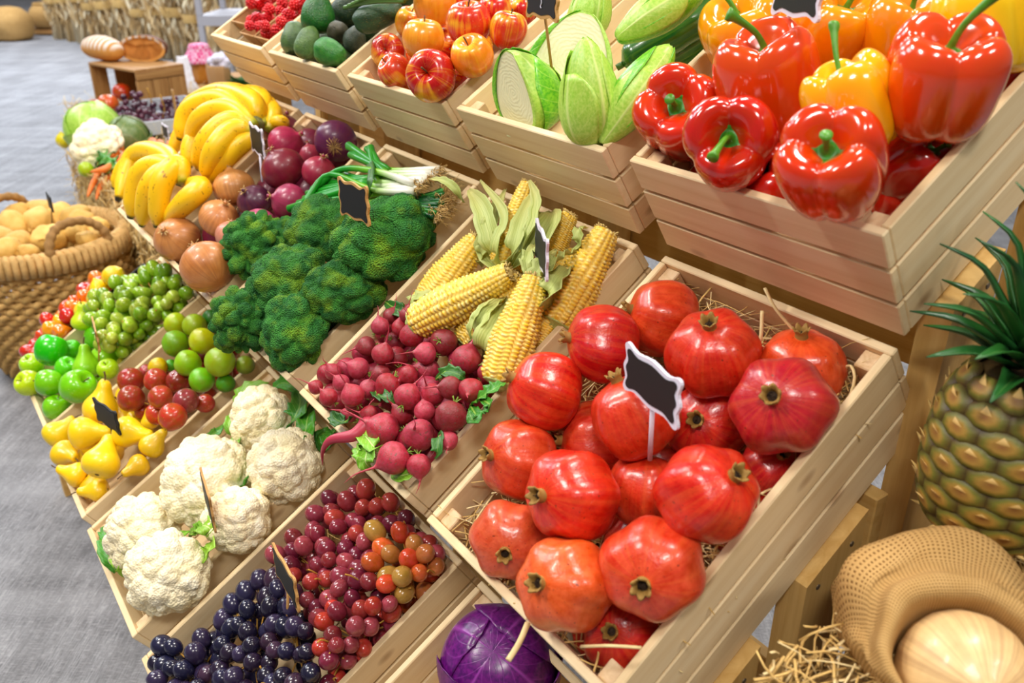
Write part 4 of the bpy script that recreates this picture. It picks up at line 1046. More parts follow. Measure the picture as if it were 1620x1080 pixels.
# ================================================================== bottom row
# ---- green apples and pears
ga = [
 L(80, 554, 25, .045, (.2, .9, -.3), (60, 200, 10), 'bright green apple on top at the left edge of its crate', proto=p_gapple[0]),
 L(51, 578, 18, .01, (-.2, .6, .5), (170, 215, 20), 'yellow-green apple behind the one with the stem, at the left wall', proto=p_gapple[0]),
 L(114, 552, 14, .02, (0, .6, .5), (90, 200, 20), 'small green apple behind the two front fruits', proto=p_gapple[0]),
 L(46, 606, 20, .02, (-.4, .3, .8), (196, 220, 20), 'yellowish green apple overhanging the left front rim', proto=p_gapple[0], free=True),
 L(78, 605, 21, .035, (-1, .1, .4), (130, 210, 10), 'green apple with its stem pointing left over the front rim', proto=p_gapple[0]),
 L(122, 612, 27, .03, (.75, .5, .4), (130, 212, 16), 'large green apple by the right rim, stem hollow up right', proto=p_gapple[0]),
 L(89, 645, 20, .0, (.3, 1, .3), (130, 212, 20), 'green apple low in the nearest corner of its crate', proto=p_gapple[0]),
 L(104, 582, 17, .03, (.5, .6, .4), (100, 205, 20), 'green apple in the middle leaning against the upright pear', proto=p_gapple[0]),
 L(136, 576, 21, .03, (-.05, 1, .1), (150, 215, 30), 'green pear standing upright with its neck up', cat='pear', proto=p_pear[1], s3=(1, 1, 1.05)),
 L(171, 584, 16, .01, (0, .6, .6), (180, 220, 30), 'yellow-green apple under the amber grapes at the right rim', proto=p_gapple[0]),
 L(131, 505, 17, .02, (.1, .9, .2), (200, 220, 30), 'pale green pear beside the left rim below the lemons', cat='pear', proto=p_pear[0])]
place(ga, 'gap', p_gapple, 'apple', 'green apples and pears in the bottom row', '', .9)
fill('gap', [(30, 600), (140, 490), (200, 560), (75, 680)], 20, -.09, -.005, 12, p_gapple[0], [(110, 200, 20), (150, 212, 30)], 'green apple low in the crate, mostly hidden', 'apple', 'green apples low in the crate')
lm = [L(179, 437, 17, .03, (.6, .4, .3), (248, 204, 10), 'top lemon of the four beside the green grapes'), L(157, 456, 14, .02, (-.2, .6, .3), (250, 208, 10), 'second lemon from the top at the left crate rim'),
      L(152, 472, 14, .025, (.2, .8, .3), (252, 220, 16), 'third lemon from the top at the left crate rim'), L(133, 492, 15, .015, (0, .5, .5), (248, 216, 20), 'lowest lemon, just above the pale green pear')]
for q in lm: q['free'] = True
place(lm, 'gap', [p_lemon], 'lemon', 'lemons beside the green grapes', '', .9)
# ---- pears, plums, limes
YP = (246, 200, 20)
pe = [
 L(160, 640, 27, .03, (.3, 1, .1), YP, 'yellow pear standing with its stem up, topmost of the pears'),
 L(93, 684, 22, .025, (.6, .55, -.2), (246, 206, 34), 'yellow pear in the front left corner of its crate'),
 L(138, 684, 26, .04, (1, .1, -.1), (248, 204, 26), 'yellow pear lying just left of the black sign'),
 L(206, 684, 25, .04, (1, -.2, .1), (250, 208, 14), 'yellow pear right of the sign, its neck turned right'),
 L(105, 718, 21, .02, (.8, -.1, .5), (240, 190, 20), 'yellow pear at the front rim with its stem facing out'),
 L(163, 726, 29, .045, (.1, .8, -.5), (248, 202, 30), 'fattest yellow pear, in front of the sign'),
 L(118, 750, 20, .015, (-1, .25, .1), (246, 196, 16), 'yellow pear with a brown stem jutting out over the floor'),
 L(152, 776, 19, .0, (-1, -.1, .2), (244, 196, 20), 'yellow pear lowest in the near corner, stem to the left'),
 L(243, 702, 20, .02, (.7, 1, .1), (240, 192, 24), 'yellow pear lying along the right rim of the crate'),
 L(216, 738, 18, -.005, (-.4, -.3, .5), (230, 176, 16), 'small golden pear low beside the right wall'),
 L(237, 664, 14, .015, (-.1, 1, .3), (248, 206, 24), 'small yellow pear between the plums')]
for q in pe: q['k'] = .92
PF = [
 L(207, 602, 21, .03, (-.2, .5, .8), (176, 36, 40), 'red plum touching the left crate wall, top left of the plums', proto=p_plum),
 L(207, 630, 21, .035, (.1, .7, .5), (180, 52, 44), 'mottled red plum directly behind the upright pear', proto=p_plum),
 L(247, 601, 19, .035, (.1, .6, .6), (196, 50, 48), 'bright red plum in the back row of plums', proto=p_plum),
 L(282, 603, 19, .03, (-.1, .6, .6), (160, 36, 40), 'dark red plum next to the lime, back row', proto=p_plum),
 L(254, 628, 19, .04, (.2, .6, .6), (200, 56, 50), 'round red plum in the middle of the plums', proto=p_plum),
 L(294, 634, 20, .03, (.2, .6, .6), (150, 50, 64), 'purple-red plum right of the middle one', proto=p_plum),
 L(249, 654, 18, .035, (-.3, .6, .6), (206, 50, 44), 'red plum partly behind the front plum', proto=p_plum),
 L(273, 659, 22, .05, (.2, .6, .6), (196, 40, 36), 'large red plum nearest the right rim', proto=p_plum),
 L(226, 650, 13, .01, (0, .6, .6), (190, 40, 40), 'small red plum half hidden behind a yellow pear', proto=p_plum),
 L(325, 638, 15, .01, (0, .6, .6), (190, 40, 46), 'red plum against the right crate wall', proto=p_plum),
 L(232, 588, 12, .01, (0, .6, .6), (170, 50, 60), 'dusky plum behind the others at the left wall', proto=p_plum),
 L(278, 512, 18, .02, (.2, .6, .6), (170, 200, 20), 'yellow-green lime at the back left', proto=p_lime),
 L(308, 515, 19, .03, (.3, .8, .4), (160, 196, 20), 'lime behind the centre one, green at its base', proto=p_lime),
 L(278, 543, 21, .03, (-.4, .6, .4), (120, 186, 20), 'greenish lime at the left side of the limes', proto=p_lime),
 L(320, 539, 21, .045, (.2, .6, .6), (190, 204, 10), 'yellowest lime, on top in the centre', proto=p_lime),
 L(297, 574, 21, .04, (.2, .6, .8), (140, 200, 16), 'bright lime just behind the plums', proto=p_lime),
 L(348, 572, 24, .045, (.5, .6, .6), (150, 190, 20), 'biggest lime, beside the overhanging broccoli', proto=p_lime),
 L(319, 601, 20, .03, (.1, -.6, .6), (110, 196, 20), 'lime at the front of the limes above the right rim', proto=p_lime),
 L(364, 537, 18, .02, (.2, .2, .9), (196, 206, 20), 'yellow lime under the knobbly broccoli', proto=p_lime),
 L(388, 577, 15, .005, (.2, .2, .9), (130, 160, 40), 'shaded lime in the back right corner', proto=p_lime),
 L(357, 606, 15, .005, (.2, .2, .9), (70, 160, 30), 'dark green lime low at the right wall', proto=p_lime),
 L(250, 580, 15, .02, (.2, .6, .3), (240, 214, 10), 'small yellow lemon between plums and limes', proto=p_lime, cat='lemon'),
 L(270, 578, 10, .01, (.2, .6, .3), (70, 180, 40), 'tiny green lime next to the yellow lemon', proto=p_lime),
 L(334, 503, 14, .0, (.2, .6, .3), (40, 120, 30), 'dark green lime at the back in the shade', proto=p_lime)]
for q in PF:
    q['cat'] = q.get('cat') or ('plum' if q['proto'] is p_plum else 'lime'); q['group'] = 'plums in the pear crate' if q['proto'] is p_plum else 'limes in the pear crate'
place(pe+PF, 'pear', p_pear, 'pear', 'yellow pears in the bottom row', '', .92)
fill('pear', [(80, 700), (190, 600), (240, 650), (130, 810)], 21, -.09, -.01, 10, p_pear[0], [YP, (236, 186, 24)], 'yellow pear low in the crate, mostly hidden', 'pear', 'pears low in the crate')
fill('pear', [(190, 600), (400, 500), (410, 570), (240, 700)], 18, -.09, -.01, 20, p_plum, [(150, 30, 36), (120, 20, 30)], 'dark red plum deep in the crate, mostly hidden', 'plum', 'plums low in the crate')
# ---- cauliflowers
cf = [
 L(414, 661, 46, .01, (-.05, .2, 1), (250, 240, 210), 'cauliflower at the back of its crate with green leaves on its right'),
 L(330, 764, 68, .03, (-.2, .3, .9), (250, 240, 210), 'largest cauliflower, behind the wooden sign', s3=(1, 1, .95)),
 L(452, 737, 55, .015, (.1, .2, 1), (250, 240, 210), 'cauliflower with split heads against the right rim', s3=(1, .95, .9)),
 L(228, 842, 56, .025, (-.15, .2, 1), (250, 240, 210), 'cauliflower in the front left corner of the crate'),
 L(376, 822, 48, .02, (.1, .2, .9), (250, 240, 210), 'smaller cauliflower right of the wooden sign at the rim'),
 L(266, 906, 60, .035, (0, .1, 1), (250, 240, 210), 'cream cauliflower nearest the front corner of the crate')]
for q in cf: q['k'] = .86
place(cf, 'cau', p_caul, 'cauliflower', 'cauliflowers in the bottom row', '', .9)
S = lambda *a: list(a)
def cleaves(defs, label, mat=m_leaf): return greens(defs, 'cauliflower_leaves', label, 'leaves', mat, 'cauliflower leaves in the bottom crate', TB, .0012)
cleaves([([(448, 700, -.02), (462, 668, .03), (475, 640, .03), (470, 612, .01)], .018, .3), ([(455, 705, -.02), (480, 690, .02), (486, 665, .03), (492, 640, .01)], .015, .4), ([(440, 720, .0), (460, 706, .03), (478, 700, .03), (488, 690, .02)], .014, .3), ([(430, 618, .01), (445, 606, .015), (462, 610, .02), (476, 622, .01)], .012, .3)],
        'dark green leaves curling at the right of the back cauliflower')
cleaves([([(372, 655, .0), (378, 630, .02), (395, 612, .02), (425, 606, .01)], .013, .3), ([(370, 690, .0), (362, 676, .02), (366, 660, .02), (375, 650, .01)], .008, .3), ([(385, 715, .0), (378, 700, .02), (372, 690, .02), (376, 680, .01)], .008, .3)],
        'yellow-green leaves along the top left of the back cauliflower', m_leaf_light)
cleaves([([(500, 700, -.02), (515, 690, .01), (518, 705, .01), (512, 715, .0)], .010, .3), ([(318, 700, -.01), (332, 690, .01), (345, 682, .02), (352, 672, .0)], .009, .2), ([(375, 775, .0), (388, 765, .03), (396, 748, .04), (402, 732, .02)], .009, .3), ([(510, 720, -.01), (505, 690, .01), (525, 685, .0), (530, 678, .0)], .010, .3)],
        'small green leaf tips between the cauliflower heads')
cleaves([([(184, 905, .0), (172, 880, .02), (168, 855, .02), (174, 835, .0)], .013, .3), ([(180, 860, .0), (170, 850, .015), (165, 840, .015), (170, 828, .0)], .009, .4)],
        'green leaves at the left wall beside the front left cauliflower')
cleaves([([(205, 915, .01), (212, 895, .03), (222, 880, .035), (232, 868, .03)], .010, .2), ([(235, 880, .03), (255, 860, .045), (280, 848, .05), (300, 840, .04)], .007, .3), ([(300, 850, .02), (320, 832, .05), (335, 838, .05), (345, 850, .02)], .014, .3), ([(310, 895, .0), (325, 880, .035), (335, 862, .04), (340, 845, .02)], .012, .4), ([(300, 845, .02), (310, 838, .04), (318, 834, .04), (322, 826, .02)], .009, .3), ([(175, 860, .02), (180, 878, .035), (188, 895, .03), (196, 912, .01)], .008, .2)],
        'lime green leaves between the front cauliflowers', m_leaf_light)
fill('cau', [(140, 840), (424, 590), (560, 690), (210, 1000)], 30, -.09, -.04, 10, p_caul[0], [(250, 240, 210)], 'cauliflower head underneath the others, mostly hidden', 'cauliflower', 'cauliflowers low in the crate')
# ---- grapes
def bunchset(key, n_bunches, poly, rpx, layers, cols, label_fn, el=1.0, seedn=.0, cat='grapes', group=None, stemc=(150, 120, 50), accept=None):
    balls = drop(key, poly, rpx, layers[0], layers[1], layers[2], SPH.get(key, []), .12, 50)
    tier, X = CR[key]
    if not balls: return
    # split into bunches by nearest of n centres
    cs = [b[0] for b in R.sample(balls, n_bunches)]
    for _ in range(8):
        gr = [[] for _ in cs]
        for b in balls: gr[min(range(len(cs)), key=lambda i: (b[0]-cs[i]).length)].append(b)
        cs = [sum((b[0] for b in g), V3((0, 0, 0)))/len(g) if g else cs[i] for i, g in enumerate(gr)]
    for gi, g in enumerate(gr):
        g = sorted(g, key=lambda b: depth(b[0]))
        o = empty('grape_bunch', cs[gi]); mbs = MB(); bpy.context.view_layer.update()
        hub = cs[gi]-tier.n*.012
        for k, (p, r) in enumerate(g):
            c = cols(p, tier.inv(p)) if callable(cols) else R.choice(cols); ax = (p-hub+V3((R.uniform(-1, 1), R.uniform(-1, 1), R.uniform(-1, 1)))*.01).normalized()
            if k < 98: p_grape.put(p, -ax, 1, parent=o, color=c, sc3=(r, r, r*el))
            if k % 3 == 0:
                a = p-cs[gi]-ax*r*.9; tube(mbs, [a*.2, a*.7+tier.n*.002, a], .0011, 4, 4)
        m = max(len(g)//14, 3)
        for k in range(m):
            p, r = g[min(len(g)-1, k*3)]; a = p-cs[gi]; d = V3((R.uniform(-1, 1), R.uniform(-1, 1), 0))*.008
            tube(mbs, [a+d-tier.n*r, a+d*1.5+tier.n*r*.9, a+d*2.2+tier.n*r*1.25], .0011, 5, 5)
        mbs.build('stem', m_twig, o)
        tag(o, label_fn(gi, cs[gi]), cat, group)
    SPH.setdefault(key, []).extend(balls)
m_twig = plain('grape_twig', (190, 140, 50), .7, .25, 20)
p_grape = ballish('grape', m_grape, GP, 18, 12, .01)
def side_labels(base, names):
    return lambda i, c: base+names[i]
def order(names):   # give names to bunches by how near they are to the viewer
    return names
BLK = [(40, 36, 66), (30, 24, 46), (52, 42, 72), (38, 26, 48), (64, 40, 62), (28, 28, 54)]
RD = [(134, 44, 64), (150, 56, 76), (116, 36, 60), (164, 70, 84), (140, 50, 60), (176, 60, 60)]
BL = [(208, 120, 70), (220, 100, 56), (196, 130, 70), (206, 70, 50), (180, 136, 66), (222, 80, 56)]
def gb(key, poly, r, lay, cols, label, el, group): bunchset(key, 1, poly, r, lay, cols, lambda i, c: label, el, group=group)
B_, R_, G_ = 'black grape bunches', 'red grape bunches', 'green grape bunches'
gb('gra', [(245, 1130), (252, 1000), (330, 925), (370, 1000), (340, 1130)], 13.8, (-.05, .03, 96), BLK, 'bunch of blue-black grapes in the front left corner of its crate', 1.05, B_)
gb('gra', [(340, 1130), (370, 1000), (330, 925), (385, 895), (440, 905), (430, 1130)], 13.8, (-.05, .035, 96), BLK, 'middle bunch of blue-black grapes left of the wooden sign stick', 1.05, B_)
gb('gra', [(430, 1130), (440, 905), (462, 925), (480, 980), (500, 1050), (490, 1130)], 13.8, (-.05, .04, 60), BLK, 'bunch of blue-black grapes touching the red ones by the front rim', 1.05, B_)
gb('gra', [(440, 930), (410, 880), (470, 825), (520, 850), (530, 960), (470, 980)], 13, (-.06, .03, 96), RD, 'bunch of dusky red grapes around the wooden sign', 1.05, R_)
gb('gra', [(470, 830), (520, 765), (600, 770), (600, 840), (560, 890), (520, 870)], 13, (-.06, .02, 90), RD, 'bunch of dark red grapes at the back left of the grape crate', 1.05, R_)
gb('gra', [(600, 768), (660, 780), (715, 850), (725, 905), (660, 850), (600, 840)], 13, (-.06, .015, 80), RD, 'bunch of dark red grapes in the back right corner of the grape crate', 1.05, R_)
gb('gra', [(470, 985), (530, 950), (600, 940), (650, 985), (540, 1120), (480, 1120)], 13.2, (-.05, .04, 96), RD+[(196, 60, 56)], 'bunch of purplish red grapes at the near right rim', 1.05, R_)
gb('gra', [(530, 950), (530, 870), (580, 850), (600, 940)], 13.2, (-.06, .035, 50), RD, 'red grapes in the middle between the sign and the amber ones', 1.05, R_)
gb('gra', [(570, 900), (590, 835), (650, 820), (715, 870), (705, 930), (640, 990), (585, 960)], 14.2, (-.06, .04, 80), BL, 'bunch of orange-red and amber grapes on top of the red ones', 1.12, R_)
GG = [(150, 184, 44), (164, 196, 56), (128, 172, 36), (176, 196, 70)]
gb('gap', [(195, 440), (240, 412), (305, 455), (300, 500), (250, 510), (205, 480)], 9.6, (-.06, .03, 98), GG, 'bunch of green grapes in the back right corner of the apple crate', 1.15, G_)
gb('gap', [(205, 480), (250, 510), (290, 500), (240, 550), (200, 550), (185, 500)], 9.6, (-.05, .05, 98), GG, 'big bunch of green grapes along the right rim of the apple crate', 1.15, G_)
gb('gap', [(140, 490), (155, 450), (195, 440), (205, 520), (200, 560), (160, 550)], 9.8, (-.04, .05, 90), [(172, 196, 56), (188, 204, 76), (150, 186, 46)], 'bunch of pale green grapes spilling toward the apples', 1.1, G_)
gb('gap', [(160, 535), (200, 520), (240, 540), (215, 575), (170, 575)], 10.2, (-.03, .065, 26), [(206, 186, 60), (214, 194, 80), (200, 174, 50)], 'small bunch of amber grapes on the near right edge', 1.15, G_)
# ---- purple cabbage
m_pur = leaf_mat('purple_cabbage_leaf', (112, 22, 120), (74, 14, 92), (150, 60, 160), .28, 7, .35)
RP = [(0, 1.0), (.40, .95), (.78, .70), (1.0, .25), (1.0, -.25), (.8, -.7), (.45, -.95), (.15, -1.0), (0, -1)]
p_pur = P_cabbage('purple_cabbage', 3, RP, 4, mats=(m_pur, m_pur))
p = TB.at(790, 1052, -.012); f = depth(p)/F
p_pur.put(p, cv(-.1, .55, .8), 1, 'round purple cabbage in the straw at the bottom edge of the photo', 'cabbage', None, sc3=(88*f, 88*f, 82*f), roll=1)
p_small = P_cabbage('round_cabbage', 8, RP, 4, mats=(m_cab, m_cab))
# ---- small peppers crate at the far end
p_chi = ballish('small_pepper', m_pepper, [(0, .9), (.4, .95), (.8, .7), (1, .2), (.8, -.5), (.45, -1.1), (.15, -1.5), (0, -1.6)], 20, 16, .06, 3)
ch = [(73, 505, 11, (212, 28, 20), 'red'), (108, 500, 13, (204, 24, 26), 'dark red'), (80, 520, 13, (250, 160, 10), 'orange-yellow'), (95, 508, 11, (252, 180, 14), 'yellow'), (96, 524, 12, (246, 130, 14), 'orange'), (124, 487, 11, (246, 120, 20), 'deep orange'),
      (112, 484, 10, (248, 130, 20), 'tangerine'), (133, 470, 13, (246, 110, 18), 'bright orange'), (116, 476, 9, (240, 90, 20), 'reddish orange'), (66, 530, 9, (220, 60, 20), 'rust red'), (55, 558, 9, (214, 40, 24), 'scarlet')]
place([L(x, y, r, .01, (R.uniform(-1, 1), R.uniform(-.2, 1), .6), c, f'{nm} small pepper in the heap between the wicker basket and the green apples', free=True, k=.8) for x, y, r, c, nm in ch], 'chi', [p_chi], 'pepper', 'small peppers beside the basket', '', .85)
fill('chi', [(40, 560), (150, 440), (190, 440), (120, 520)], 13, -.05, .0, 26, p_chi, [(230, 120, 20), (220, 60, 20), (200, 30, 24)], 'small orange or red pepper low in the far bottom crate', 'pepper', 'small peppers low in the crate')

# ================================================================== bananas
def bananas(defs, crown, label, nb=.0165):
    """defs: polylines from crown to tip, each (px,py,n,radius factor)"""
    o = empty('banana_bunch', TM.at(*crown))
    for pts, rf in defs:
        P = [TM.at(*q)-o.location for q in pts]; mb = MB(); r0 = nb*rf
        def rad(t, r0=r0):
            if t < .12: return r0*(.40+.25*t/.12)
            if t > .93: return r0*max(.24, .62*(1-(t-.93)/.07*.6))
            return r0*(.62+.38*math.sin(PI*min(1, max(0, (t-.10)/.86)))**.6)
        tube(mb, P, rad, 15, 30, poly=.035, upv=TM.n); b = mb.build('banana', m_ban, o)
    c = MB(); q = [TM.at(*crown)-o.location+V3((0, 0, .0))]; d = (TM.at(defs[0][0][0][0], defs[0][0][0][1], defs[0][0][0][2])-o.location).normalized()
    tube(c, [-d*.022, V3((0, 0, 0)), d*.016], lambda t: .012+.006*t, 10, 6); c.build('crown_stalk', m_bcrown, o)
    return tag(o, label, 'bananas', 'banana bunches in the middle row')
m_bcrown = plain('banana_crown', (92, 92, 34), .8, .4, 60)
bananas([([(402, 196, .05), (352, 158, .085), (300, 175, .09), (284, 222, .06)], 1.0), ([(404, 198, .07), (360, 172, .10), (318, 188, .10), (300, 232, .06)], .95),
         ([(412, 200, .04), (400, 160, .07), (345, 146, .07), (285, 170, .05)], .95), ([(418, 198, .04), (418, 160, .05), (395, 148, .055), (372, 150, .05)], .85), ([(424, 206, .03), (434, 180, .035), (414, 158, .04), (395, 152, .04)], .8),
         ([(398, 200, .07), (362, 192, .095), (326, 225, .09), (314, 268, .05)], .98), ([(400, 206, .07), (368, 206, .09), (338, 240, .085), (326, 282, .045)], .95), ([(408, 212, .05), (388, 222, .065), (356, 252, .06), (330, 290, .035)], .9),
         ([(398, 198, .05), (340, 200, .06), (305, 225, .07), (298, 266, .045)], .92), ([(394, 200, .03), (330, 190, .04), (290, 205, .05), (270, 246, .03)], .75), ([(400, 200, .04), (440, 192, .03), (448, 196, .02), (452, 200, .015)], .6)],
        (406, 200, .055), 'upper bunch of ripe bananas piled toward the top row crates', .0225)
bananas([([(288, 282, .05), (262, 246, .06), (214, 246, .06), (186, 318, .03)], 1.0), ([(288, 284, .06), (258, 262, .08), (222, 278, .08), (206, 346, .03)], 1.05), ([(288, 286, .065), (262, 272, .085), (236, 298, .08), (224, 358, .03)], .98),
         ([(290, 288, .07), (282, 262, .09), (256, 290, .09), (248, 360, .035)], 1.0), ([(292, 290, .05), (318, 296, .06), (296, 318, .06), (262, 352, .03)], .95), ([(284, 280, .04), (240, 240, .05), (200, 262, .05), (180, 300, .03)], .85)],
        (292, 284, .05), 'lower bunch of ripe bananas hanging over the front left rim', .0225)
# ================================================================== signs
m_black = plain('chalkboard', (9, 8, 9), .6, .2, 30)
m_white = plain('white_painted_wood', (226, 220, 236), .45, .03, 10)
m_signw = wood('thin_plywood', (206, 160, 96), (176, 128, 70), False)
PL = [(-.43, .5), (-.49, .42), (-.455, .20), (-.5, 0), (-.455, -.20), (-.49, -.42), (-.43, -.5), (-.27, -.41), (0, -.48), (.27, -.41), (.43, -.5), (.49, -.42), (.455, -.20), (.5, 0), (.455, .20), (.49, .42), (.43, .5), (.27, .41), (0, .48), (-.27, .41)]
def plate(mb, w_, h_, y0, y1, k=1.0):
    n = len(PL); pts = []
    for i in range(n):
        a, b, c, d = (PL[(i+j-1) % n] for j in range(4))
        for f in (0, .33, .66):
            pts.append(tuple(.5*((2*b[q])+(-a[q]+c[q])*f+(2*a[q]-5*b[q]+4*c[q]-d[q])*f*f+(-a[q]+3*b[q]-3*c[q]+d[q])*f**3) for q in (0, 1)))
    sx = w_-(1-k)*w_*.9; sz = h_-(1-k)*w_*.9; m = len(pts)
    V = [(p[0]*sx, y0, p[1]*sz) for p in pts]+[(p[0]*sx, y1, p[1]*sz) for p in pts]+[(0, y0, 0), (0, y1, 0)]
    Fc = [(i, (i+1) % m, m+(i+1) % m, m+i) for i in range(m)]+[(2*m, (i+1) % m, i) for i in range(m)]+[(2*m+1, m+i, m+(i+1) % m) for i in range(m)]
    mb.add(V, Fc, 0, None, False)
def sign(c, wpx, base, mat, label, size=.085, h=.047, lean=0, mark=False):
    best = None
    for k in range(-80, 60):       # turn the plaque until it looks as wide as it should
        a = math.radians(k); hv = V3((math.cos(a), math.sin(a), 0))*size/2
        px = [F*(v-CAM).dot(RT)/depth(v) for v in (c-hv, c+hv)]; e = abs(px[1]-px[0]-wpx)
        if best is None or e < best[0]: best = (e, a)
    psi = best[1]
    o = empty('price_sign', c); o.rotation_euler = (0, 0, psi)
    mb = MB(); plate(mb, size, h, -.0015, .0015); mb.build('board', mat, o)
    b = MB(); plate(b, size, h, -.0022, -.0014, .88); b.build('blackboard', m_black, o)
    inv = Matrix.Rotation(-psi, 3, 'Z'); e = inv @ (base-c)
    s = MB(); tube(s, [(0, .0022, -h*.2), (e.x, e.y+.0022, e.z)], .0018 if mat is not m_white else .0022, 8, 2); s.build('stick', mat, o)
    if mark:
        k = MB(); tube(k, [(.002, -.0028, .002), (.004, -.0028, -.004), (.001, -.0028, -.008), (.003, -.0028, -.010)], .0007, 5, 6); k.build('chalk_mark', m_white, o)
    return tag(o, label, 'sign', 'small blackboard price signs')
sign(TM.at(1031, 608, .118), 88, TM.at(1025, 728, .052), m_white, 'white-edged blackboard sign stuck into a pomegranate')
sign(TT.at(858, -2, .10), 50, TT.at(873, 132, .0), m_signw, 'brown-edged blackboard sign on a long stick between apples and cabbages', mark=True)
sign(TT.at(1262, -14, .10), 78, TT.at(1236, 40, .02), m_white, 'white-edged blackboard sign over the bell peppers at the top edge')
sign(TM.at(560, 318, .125), 47, TM.at(562, 362, .06), m_signw, 'wood-edged blackboard sign above the broccoli and spring onions', .075, .055)
sign(TM.at(857, 394, .075), 19, TM.at(850, 432, .03), m_white, 'white-edged blackboard sign seen nearly edge-on among the corn', h=.05)
sign(TM.at(407, 222, .08), 21, TM.at(413, 288, .03), m_white, 'white-edged blackboard sign between the bananas and the red onions', h=.055)
sign(TB.at(169, 658, .085), 38, TB.at(181, 705, .04), m_black, 'all-black plaque on a thin stick among the yellow pears')
sign(TB.at(152, 528, .08), 7, TB.at(155, 575, .03), m_signw, 'wood-edged sign seen edge-on between green pear and grapes')
sign(TB.at(329, 790, .09), 15, TB.at(327, 830, .03), m_signw, 'wooden sign seen from its edge among the cauliflowers', h=.062)
sign(TB.at(452, 912, .085), 38, TB.at(451, 1003, .02), m_signw, 'wood-edged blackboard sign between black and red grapes', h=.052)

# ================================================================== straw
m_straw = plain('straw', (214, 176, 104), .6, .3, 60)
m_straw2 = plain('straw_pale', (234, 208, 150), .55, .2, 60)
def straw_mesh(name, pts_fn, n, ln=(.03, .08), r=.0009, mats=None, curl=.3, parent=None):
    mb = MB()
    for k in range(n):
        p, d = pts_fn(); d = d.normalized(); l = R.uniform(*ln); b = V3((R.uniform(-1, 1), R.uniform(-1, 1), R.uniform(-1, 1)))*l*curl*.5
        q = [p-d*l*.5, p+b*.5, p+d*l*.5]; rr = r*R.uniform(.6, 1.5)
        tube(mb, q, rr, 4, 3, R.choice([0, 0, 1]), flat=.35)
    return mb.build(name, mats or [m_straw, m_straw2], parent)
def bed(key, n, nlo, nhi, label, region=None, ln=(.03, .09)):
    tier, x0 = CR[key]; sph = SPH.get(key, [])
    def f():
        for _ in range(60):
            u, v, nn = R.uniform(TH+.006, W-TH-.006), R.uniform(TH+.006, D-TH-.006), R.uniform(nlo, nhi)
            p = tier.loc(x0+u, v, nn)
            if region and not region(u, v, nn): continue
            if all((p-c).length > r*1.0 for c, r in sph): break
        d = V3((R.uniform(-1, 1), R.uniform(-1, 1), R.uniform(-.35, .35)))
        return p, d
    o = straw_mesh('straw_bedding', f, n, ln); tag(o, label, 'straw', kind='stuff'); return o
edge = lambda u, v, n: (u < .05 or u > W-.05 or v < .06 or v > D-.05) or n < -.04
bed('pom', 1500, -.10, -.008, 'loose golden straw between the pomegranates and the crate walls', edge, (.02, .055))
bed('pur', 500, -.10, -.03, 'straw bedding around the purple cabbage', None, (.02, .06))
bed('oni', 120, -.08, -.03, 'a little straw under the onions', edge, (.02, .05))
bed('gra', 60, -.06, -.03, 'a few straws under the grapes', edge, (.02, .05))
def stalk(tier, pts, r, label):
    o = empty('straw_stalk', tier.at(*pts[0])); mb = MB(); tube(mb, [tier.at(*p)-o.location for p in pts], r, 7, 8, flat=.6); mb.build('stem', m_straw2, o)
    return tag(o, label, 'straw')
stalk(TM, [(1210, 456, .035), (1228, 490, .025), (1262, 530, .0)], .0022, 'thick bent straw rising over the back rim behind the pomegranates')
stalk(TM, [(1206, 492, .02), (1204, 530, .01), (1198, 560, -.005)], .002, 'upright straw between two back pomegranates')
stalk(TM, [(920, 1022, .02), (965, 1021, .03), (1015, 1024, .022)], .0022, 'straw lying across the lowest pomegranate')
stalk(TM, [(1155, 585, .03), (1160, 602, .03), (1164, 612, .025)], .0016, 'short straw end left of the large crimson pomegranate')
stalk(TM, [(835, 985, .004), (822, 1015, .012), (804, 1044, .02)], .0028, 'straw hanging over the front rim above the purple cabbage')
stalk(TM, [(1330, 590, -.02), (1345, 578, -.01), (1352, 600, -.015), (1340, 640, -.03)], .0022, 'curled straw in the far right corner by the post')

# ================================================================== right side: bale, sack, onion, pineapple
def bale(name, a, b, label, nst=2500, ln=(.03, .09)):
    a = V3(a); b = V3(b); c = (a+b)/2; c.z = a.z; o = empty(name, c)
    mb = MB(); board(mb, a+V3((.012, .012, 0))-c, b-V3((.012, .012, .012))-c, bev=.02); mb.build('core', m_hay, o)
    def f():
        fc = R.choices((0, 1, 2), (b.x-a.x, b.y-a.y, 1.2*(b.y-a.y)))[0]
        p = V3((R.uniform(a.x, b.x), R.uniform(a.y, b.y), R.uniform(a.z, b.z)))
        d = V3((R.uniform(-1, 1), R.uniform(-1, 1), R.uniform(-1, 1)))
        if fc == 0: p.y = a.y+R.uniform(-.006, .01); d.y *= .35
        elif fc == 1: p.x = R.choice((a.x, b.x))+R.uniform(-.008, .008); d.x *= .35
        else: p.z = b.z+R.uniform(-.012, .006); d.z *= .35
        return p-c, d
    s = straw_mesh('loose_straw', f, nst, ln, .0011 if nst > 5000 else .0016, None, .5, o); s['kind'] = 'stuff'
    for x in (a.x+(b.x-a.x)*.3, a.x+(b.x-a.x)*.7):
        t = MB(); q = [(x, a.y-.004, a.z), (x, a.y-.004, b.z), (x, b.y, b.z+.003), (x, b.y+.003, a.z)]
        for i in range(3): tube(t, [V3(q[i])-c, V3(q[i+1])-c], .0014, 6, 2)
        t.build('twine', m_root, o)
    return tag(o, label, 'hay bale')
